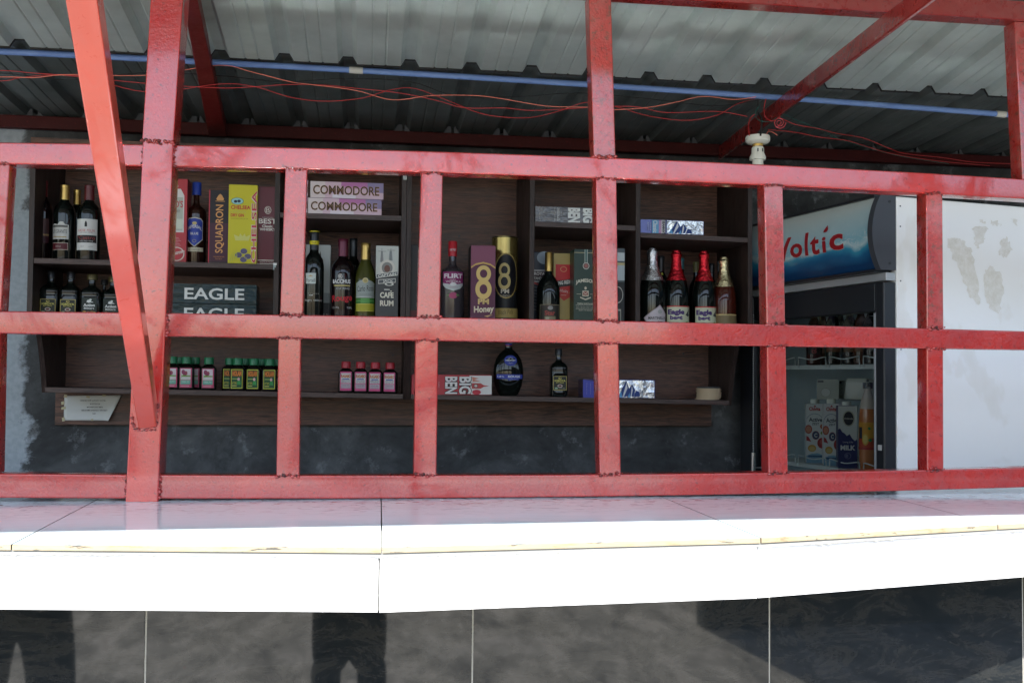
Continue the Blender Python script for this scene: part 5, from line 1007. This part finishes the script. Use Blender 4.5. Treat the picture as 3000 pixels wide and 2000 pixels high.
# sign lettering, printed on the curved panel: seen from the left the far end comes first
yl, yr_ = FL(2275, 720, -.075).y, FL(2482, 720, -.075).y
zlo, zhi = FL(2400, 775, -.078).z, FL(2400, 690, -.078).z
SW, SH = FWD-.03, czt-czb
def sign_map(u, v, e):
    t = max(0, min(1, v/SH)); return (canopy_x(t)-e-.0003, FWD-.008-u, czb+v)
u0, u1 = (FWD-.008-yl)/SW, (FWD-.008-yr_)/SW
LT = ink((.34, .015, .02)); PALE = ink((.55, .60, .58))
sgn = []
wd = u1-u0
def L_(tx, a, b, z0, z1): return [('t', tx, u0+wd*a-.0015, z0-.004, u0+wd*b+.0015, z1+.005, PALE, {'bold': .04}), ('t', tx, u0+wd*a, z0, u0+wd*b, z1, LT, {'bold': .03})]
sgn = L_('V', .0, .25, .30, .665)+L_('o', .24, .42, .33, .545)+L_('l', .455, .50, .33, .68)+L_('t', .535, .66, .32, .60)+L_('i', .70, .75, .33, .56)[1:]+L_('c', .80, .98, .33, .565)
sgn = [s for s in sgn]
sgn.append(('p', [(u0+wd*.715, .63), (u0+wd*.755, .625), (u0+wd*.775, .66), (u0+wd*.76, .73), (u0+wd*.72, .66)], LT))
printed(fr, SW, SH, sgn, sign_map, name='sign_drop', lname='sign_lettering', eps=.0006, strip=None, vstrip=.008)
# door: silver header, black frame, glass
dz1 = czb-.022; hdr = FL(2600, 822, -.03)
MB().box((-.036, .002, czb-.034), (-.001, FWD-.002, czb-.0105), M_FG, bev=.002).build('header_strip', fr)
dt = czb-.038
door = MB()
s0, s1 = .0, max(.04, FL(2594, 1000, -.04).y)
zb_ = FZ0+.30
MB().box((-.045, .001, zb_), (-.002, s1, dt), M_FB, bev=.004).build('door_stile', fr)
farS = .085
MB().box((-.045, FWD-farS, zb_), (-.002, FWD-.001, dt), M_FB, bev=.004).build('door_stile', fr)
MB().box((-.044, s1+.0005, dt-.085), (-.002, FWD-farS-.0005, dt), M_FB, bev=.004).build('door_rail', fr)
MB().box((-.044, s1+.0005, zb_), (-.002, FWD-farS-.0005, zb_+.08), M_FB, bev=.004).build('door_rail', fr)
MB().add([(-.028, s1-.004, zb_+.07), (-.028, FWD-farS+.004, zb_+.07), (-.028, FWD-farS+.004, dt-.08), (-.028, s1-.004, dt-.08)], [(3, 2, 1, 0)], M_GLASS).build('glass_pane', fr)
MB().box((-.0452, s1-.004, zb_), (-.030, s1+.006, dt-.09), M_FG, bev=.001).build('door_trim', fr)
gk = MB(); z = zb_+.05
yk = FWD-farS-.001
while z < dt-.06: gk.box((-.0465, yk-.004, z), (-.0448, yk, z+.0035), M_FG); z += .006
gk.build('door_gasket', fr)
hp = FL(2209, 1325, -.085)
hd = MB(); hd.tube([(-.088, hp.y, hp.z-.10), (-.088, hp.y, hp.z)], .0075, M_CHROME, 14); hd.tube([(-.088, hp.y, hp.z-.052), (-.046, hp.y, hp.z-.052)], .003, M_CHROME, 10); hd.build('door_handle', fr)
MB().box((-.0475, .012, FL(2612, 1322, -.045).z), (-.0452, .026, FL(2612, 1306, -.045).z), ink((.5, .5, .48))).build('sticker', fr)
# racks
def rack(pa, pb, name='wire_rack'):
    A, B = FL(*pa, .05), FL(*pb, .05); z = (A.z+B.z)/2; q = MB(); y0, y1 = t_+.006, FWD-t_-.006
    q.box((.05, y0, z-.010), (.056, y1, z), M_WIRE); q.tube([(.05, y0, z+.002), (.05, y1, z+.002)], .0022, M_WIRE, 6)
    y = y0
    while y < y1: q.tube([(.05, y, z+.003), (.50, y, z+.003)], .0011, M_WIRE, 5); y += .012
    for x in (.2, .35, .5): q.tube([(x, y0, z), (x, y1, z)], .002, M_WIRE, 5)
    yy = y0+.01
    while yy < y1-.1:
        w = .150; q.tube(smooth([Vector(p) for p in ((.047, yy, z-.004), (.046, yy+.001, z+.022), (.046, yy+.008, z+.030), (.046, yy+w*.5, z+.022), (.046, yy+w-.008, z+.030), (.046, yy+w-.001, z+.022), (.047, yy+w, z-.004))], 4), .0019, M_WIRE, 6); yy += w+.018
    q.build(name, fr); return z
rz1 = rack((2343, 1072), (2575, 1072)); rz2 = rack((2335, 1362), (2560, 1382)); rz0 = rack((2343, 700), (2575, 690)) if False else None
sl = MB()
for y in (FWD-t_-.006,):
    sl.box((.10, y-.004, FZ0+.4), (.118, y, fzc-.05), M_FG)
    z = FZ0+.42
    while z < fzc-.06: sl.box((.104, y-.0052, z), (.114, y-.004, z+.008), M_FB); z += .018
sl.build('rack_rail', fr)
# goods in the fridge: world placement
def fpt(px, py, c): 
    p = FL(px, py, c); return FN+fb*p.x+fa*p.y+Vector((0, 0, p.z))
ROT = radians(-20)
def fbox(px0, px1, ptop, c, zbase, d, name, label, body, shapes, cat, rot=ROT, hh=None, **k):
    p0, p1 = fpt(px0, ptop, c), fpt(px1, ptop, c); ctr_ = (p0+p1)/2
    # apparent width across the view
    dist = (ctr_-CAM).dot(CF); w = (px1-px0)*dist/FPX/cos(radians(20)+ROT*0)*1.0
    h = ctr_.z-zbase if hh is None else hh
    return carton(name, label, cat, (ctr_.x, ctr_.y+d*.4, zbase), w, h, d, body, shapes, rz=rot, **k)
ZG = [('t', 'Chivita', .15, .885, .75, .95, (.40, .03, .03), {'bold': .04}), ('p', [(.38, .95), (.46, .985), (.54, .95)], (.4, .03, .03)), ('o', .45, .66, .5, .18, .04, (.08, .14, .25)), ('r', 0, 0, 1, .74, (.64, .64, .62)), ('t', 'Active', .14, .70, .84, .77, (.05, .06, .08), {'bold': .03}), ('t', 'ZEST', .30, .645, .68, .685, (.05, .06, .08), {'bold': .02}),
 ('e', .12, .57, .19, .075, (.42, .08, .06)), ('e', .12, .57, .14, .055, (.56, .25, .16)), ('e', .50, .47, .20, .075, (.06, .08, .14)), ('o', .50, .47, .20, .075, .12, (.35, .10, .10)), ('t', 'C', .42, .435, .58, .505, (.62, .58, .55), {'bold': .04}), ('e', .88, .62, .16, .045, (.45, .14, .08)), ('e', .86, .51, .11, .03, (.18, .25, .05)), ('e', .82, .34, .24, .09, (.34, .04, .04)), ('e', .86, .36, .14, .05, (.45, .10, .08)), ('p', [(0, .38), (.26, .36), (.12, .44), (0, .46)], (.42, .05, .05)), ('e', .30, .25, .22, .06, (.55, .30, .06)), ('e', .30, .24, .16, .04, (.60, .42, .16)), ('p', [(0, 0), (1, 0), (1, .12), (.6, .17), (.3, .16), (0, .12)], (.22, .38, .50)), ('r', .1, .10, .9, .13, (.06, .12, .22))]
JW = (.62, .62, .60)
def juice(a, b, t, lb, c=.10):
    t_o = fbox(a, b, t, c, rz2+.005, .062, 'juice_carton', lb, JW, ZG, 'carton', group='tall white juice cartons in the fridge', side='r', sideshapes=[('r', 0, 0, 1, 1, (.25, .38, .48)), ('r', .1, .5, .9, .9, (.5, .55, .58))])
    w = .03; z = [o for o in children(t_o) if o.name.startswith('carton_body')][0].dimensions.z
    bpy.context.view_layer.update()
    hgt = max((Vector(c_).z for c_ in [v.co for v in [o for o in children(t_o) if o.name.startswith('carton_body')][0].data.vertices]))
    MB().lathe([(.015, hgt+.0012), (.015, hgt+.014), (.0135, hgt+.016)], M_CER, 24).build('screw_cap', t_o); return t_o
juice(2372, 2422, 1183, 'white juice carton with red fruit prints, nearest the far wall of the fridge')
juice(2423, 2468, 1183, 'white juice carton with red fruit prints, next to the blue milk carton', .09)
MLK = [('p', [(0, .62), (.10, .64), (.22, .58), (.34, .56), (.46, .52), (.60, .55), (.74, .48), (.88, .44), (1, .47), (1, 1), (0, 1)], (.55, .55, .52)), ('e', .55, .80, .32, .13, (.40, .38, .30)), ('e', .55, .80, .26, .11, (.02, .025, .035)), ('t', 'Hollandia', .33, .785, .78, .815, (.55, .54, .5)), ('t', 'Long Life', .25, .40, .78, .435, (.5, .5, .55)), ('t', 'MILK', .12, .29, .90, .37, (.60, .60, .60), {'bold': .04}), ('o', .5, .2, .18, .05, .2, (.12, .12, .22)), ('e', .45, .2, .08, .03, (.12, .12, .22))]
mk_ = fbox(2466, 2516, 1189, .075, rz2+.005, .064, 'milk_carton', 'navy blue and white milk carton standing beside the orange drink bottle', (.03, .032, .11), MLK, 'carton', side='r', sideshapes=[('r', 0, .45, 1, 1, (.58, .58, .56)), ('r', .2, .55, .8, .85, (.35, .35, .35)), ('r', 0, 0, 1, .45, (.03, .035, .16))])
hgt = max(v.co.z for v in [o for o in children(mk_) if o.name.startswith('carton_body')][0].data.vertices)
MB().lathe([(.015, hgt+.0012), (.015, hgt+.012), (.0135, hgt+.014)], M_CER, 24).build('screw_cap', mk_)
for (a, b, t, c, rot, lb, hh) in ((2412, 2470, 1112, .16, -25, 'cream carton lying on top of the juice cartons, its round cap facing out', .068), (2486, 2510, 1116, .24, -50, 'cream carton lying at the back, its folded end seen edge-on', .062), (2516, 2548, 1110, .17, 12, 'cream carton tilted at the back beside the dark bottle cap', .07)):
    zb2 = fpt((a+b)/2, t, c).z-hh
    o = fbox(a, b, t, c, zb2, .10, 'milk_box', lb, (.46, .46, .40), [('e', .40, .36, .20, .20, (.58, .58, .54)), ('o', .40, .36, .23, .23, .1, (.35, .35, .3)), ('r', .04, .86, .30, .96, (.12, .12, .12)), ('r', 0, .55, 1, .56, (.36, .36, .32))], 'carton', rot=radians(rot))
    if c != .16: o.rotation_euler[1] = radians(8)
# orange drink bottle
p = fpt(2547, 1200, .075); zt_ = fpt(2556, 1120, .075).z; hb = zt_-rz2-.005; dist = (p-CAM).dot(CF); Rb = 25*dist/FPX
ob = thing('soda_bottle', 'big plastic bottle of orange soda with an orange label and black cap in the fridge', 'bottle', (p.x, p.y+.01, rz2+.005), ROT)
M_ORJ = mat('orange_soda', (.50, .16, .05), .12, 0, .3); M_PET = mat('clear_pet', (.55, .45, .38), .12, 0, .3)
MB().lathe([(Rb*.8, 0), (Rb*.97, .008), (Rb, .03), (Rb*.95, .12), (Rb, .16), (Rb*.98, hb*.62), (Rb*.92, hb*.70)], M_ORJ, 36).build('bottle_body', ob)
MB().lathe([(Rb*.921, hb*.7001), (Rb*.78, hb*.79), (Rb*.5, hb*.87), (Rb*.32, hb*.92), (Rb*.30, hb*.95)], M_PET, 36, capb=False).build('bottle_neck', ob)
MB().lathe([(.0155, hb*.93), (.0155, hb*.995), (.014, hb)], CAPK, 24).build('screw_cap', ob)
f_ = cyl_map(Rb+.0008); wl = Rb*3.0; hl = .085
printed(ob, wl, hl, [('r', 0, 0, 1, 1, (.50, .06, .02)), ('r', 0, .42, 1, 1, (.58, .26, .02)), ('e', .36, .38, .13, .22, (.60, .32, .04)), ('e', .36, .38, .09, .16, (.62, .46, .12)), ('p', [(.45, .35), (.55, .42), (.62, .34), (.54, .28)], (.03, .22, .06)), ('p', [(.44, .78), (.5, .84), (.58, .77), (.5, .72)], (.03, .22, .06)), ('r', 0, .0, 1, .08, (.40, .03, .02)), ('r', .08, .40, .24, .82, (.03, .03, .05))], lambda u, v, e: f_(u-wl/2, v+hb*.24, e), strip=.006)
# bottles on the upper rack
k = 0
for (px, top, c, col, nm) in ((2385, 900, .12, (.05, .012, .012), 'brown bottle with red upright writing on the upper fridge rack'), (2410, 905, .16, (.05, .02, .008), 'brown bottle with a gold ring on the upper fridge rack'), (2440, 890, .12, (.012, .02, .014), 'dark green bottle on the upper fridge rack, third from its far end'),
   (2462, 905, .2, (.03, .02, .015), 'dark bottle at the back of the upper fridge rack'), (2490, 895, .12, (.015, .017, .018), 'black bottle in the middle of the upper fridge rack'), (2522, 890, .14, (.06, .02, .008), 'amber bottle on the upper fridge rack'), (2553, 882, .10, (.014, .014, .016), 'black bottle with white small print beside the door stile')):
    p = fpt(px, 980, c); h = fpt(px, top, c).z-rz1-.005; cols = {0: [('r', 0, 0, 1, 1, (.02, .02, .02)), ('t', 'GULDER', .30, .06, .62, .94, (.45, .10, .10), {'rot': 90, 'bold': .04})], 6: [('t', 'Smooth', .38, .1, .52, .9, (.5, .5, .5), {'rot': 90}), ('r', .0, 1.3, 1, 1.34, (.5, .5, .5)), ('r', .3, 1.9, .7, 1.94, (.5, .5, .5))]}.get(k, [('r', 0, .1, 1, .75, (.10+.05*(k % 3), .08, .04)), ('r', .1, .6, .9, .68, (.35, .30, .2))])
    bottle('beer_bottle', nm, (p.x, p.y, rz1+.0055), 'burg', h, .027, mat('beer_glass_%d' % k, col, .06, 0, .4), cap=(mat('silver_crown', (.4, .4, .42), .3, .8) if k % 2 else CAPG), capz=.93, capr=.0125, rz=ROT, labels=[(.18, .48, .6, cols)]); k += 1

# ------------------------------------------------------------------ two people outside, mirrored in the black tiles
def skin_mesh(name, chains, parent, m, levels=2, root=None):
    me = bpy.data.meshes.new(name); vs = []; es = []; rs = []; idx = {}
    for ch in chains:
        prev = None
        for p in ch:
            k_ = (round(p[0], 4), round(p[1], 4), round(p[2], 4))
            if k_ not in idx: idx[k_] = len(vs); vs.append(k_); rs.append(p[3] if len(p) == 4 else (p[3], p[4]))
            i = idx[k_]
            if prev is not None and prev != i: es.append((prev, i))
            prev = i
    me.from_pydata(vs, es, []); me.materials.append(m); o = link(name, me, parent)
    md = o.modifiers.new('skin', 'SKIN'); md.use_smooth_shade = True
    sv_ = me.skin_vertices[0].data
    for i, r in enumerate(rs): sv_[i].radius = (r, r) if not isinstance(r, tuple) else r; sv_[i].use_root = False
    sv_[0].use_root = True
    s = o.modifiers.new('sub', 'SUBSURF'); s.levels = levels; s.render_levels = levels; return o
SKIN = mat('brown_skin', (.16, .075, .045), .5); CLD = mat('black_trouser_cloth', (.012, .014, .018), .85); CLD2 = mat('charcoal_jeans', (.022, .025, .03), .85); SHT = mat('dark_tshirt', (.03, .03, .035), .85); SHT2 = mat('grey_shirt', (.10, .10, .11), .85); HAIR = mat('black_hair', (.01, .01, .01), .8); SHOE = mat('black_shoe', (.02, .02, .02), .5)
def person(label, x, y, shorts, camera_up, k=1.0):
    t = thing('person', label, 'person', (x, y, .0), 0)
    L = .085 if shorts else .11; hipz = .90
    def hand(w, dirv, s):
        w = Vector(w); d = Vector(dirv).normalized(); side = Vector((s, 0, 0)); ch = []
        palm = w+d*.06; base = [(*w, .024)]
        for i, (off, ln) in enumerate(((-.030, .070), (-.010, .078), (.010, .073), (.029, .058))):
            a = palm+side*off*-1; up = Vector((0, .35, 0)) if not camera_up else Vector((0, .5, .2))
            ch.append([(*w, .024), (*(w+d*.035+side*off*-.7), .013), (*a, .0095), (*(a+d*ln*.5+up*.01), .0085), (*(a+d*ln*.9+up*.05), .0075)])
        ch.append([(*w, .024), (*(w+d*.02+Vector((-s*.028, .012, 0))), .011), (*(w+d*.05+Vector((-s*.046, .025, 0))), .009), (*(w+d*.075+Vector((-s*.05, .03, 0))), .008)])
        return ch
    ch = [[(0, 0, .98, .12), (0, 0, 1.15, .12), (0, 0, 1.33, .13), (0, 0, 1.42, .075), (0, .01, 1.48, .052), (0, .015, 1.56, .082), (0, .015, 1.66, .085), (0, .01, 1.71, .055)]]
    ch.append([(0, .015, 1.56, .082), (0, .105, 1.58, .016)])                      # nose
    for s in (-1, 1):
        ch.append([(0, .015, 1.56, .082), (s*.088, .01, 1.59, .014)])              # ears
        ch.append([(0, 0, .98, .12), (s*.09, 0, .90, .085), (s*L, .01, .50, .055), (s*(L+.01), -.01, .28, .052), (s*(L+.015), 0, .09, .036), (s*(L+.03), .12, .035, .035)])
        if camera_up:
            e_ = (s*.30, .10, 1.22); w_ = (s*.13, .26, 1.50)
        else: e_ = (s*.27, -.02, 1.12); w_ = (s*.29, .08, .88)
        ch.append([(0, 0, 1.33, .13), (s*.18, 0, 1.38, .058), (*e_, .040), (*w_, .026)])
        dv = (-s*.2, .3, .6) if camera_up else (0, .15, -1)
        for c_ in hand(w_, dv, s): ch.append([(*w_, .026)]+c_[1:])
    skin_mesh('body', ch, t, SKIN)
    ey = MB()
    for s in (-1, 1): ey.lathe([(.0001, -.011), (.008, -.008), (.011, 0), (.008, .008), (.0001, .011)], mat('eye_white', (.6, .6, .6), .3), 14); q0 = len(ey.v)-70; ey.v[q0:] = [(a+s*.032, b+.090, c+1.615) for a, b, c in ey.v[q0:]]
    ey.build('eye', t)
    MB().box((-.024, .0935, 1.527), (.024, .098, 1.535), mat('lip', (.12, .04, .035), .5), bev=.003).build('mouth', t)
    skin_mesh('hair', [[(0, -.03, 1.60, .075), (0, -.015, 1.67, .092), (0, .01, 1.70, .08)]], t, HAIR)
    if shorts:
        cl = [[(0, 0, .98, .155), (0, 0, .80, .165), (0, 0, .64, .160)]]
        for s in (-1, 1): cl.append([(0, 0, .64, .160), (s*.080, 0, .52, .090), (s*.085, 0, .42, .080)])
        skin_mesh('shorts', cl, t, CLD)
        for s in (-1, 1): skin_mesh('trouser_leg', [[(s*.095, 0, .50, .072), (s*.10, 0, .30, .066), (s*.10, 0, .10, .060)]], t, CLD2)
    else:
        cl = [[(0, 0, 1.0, .15), (0, 0, .80, .165)]]
        for s in (-1, 1): cl.append([(0, 0, .80, .165), (s*.11, 0, .66, .118), (s*.135, 0, .42, .102), (s*.15, 0, .10, .09)])
        skin_mesh('trousers', cl, t, CLD2)
    sh = [[(0, 0, .97, .150), (0, 0, 1.16, .140), (0, 0, 1.33, .148), (0, 0, 1.42, .07)]]
    for s in (-1, 1):
        e_ = (s*.26, .06, 1.27) if camera_up else (s*.25, -.015, 1.20)
        sh.append([(0, 0, 1.33, .148), (s*.18, 0, 1.38, .072), (*e_, .062)])
    skin_mesh('tshirt', sh, t, SHT if shorts else SHT2)
    for s in (-1, 1):
        xx = .10 if shorts else .165
        skin_mesh('shoe', [[(s*xx, -.04, .045, .045), (s*(xx+.01), .06, .042, .046), (s*(xx+.02), .17, .035, .034)]], t, SHOE, 1)
    return t
person('person in dark shirt and baggy black shorts over dark legs, hands raised, facing the counter', -.065, -2.85, True, True)
person('person in grey shirt and wide charcoal trousers standing with arms down, facing the counter', -1.42, -2.85, False, False)
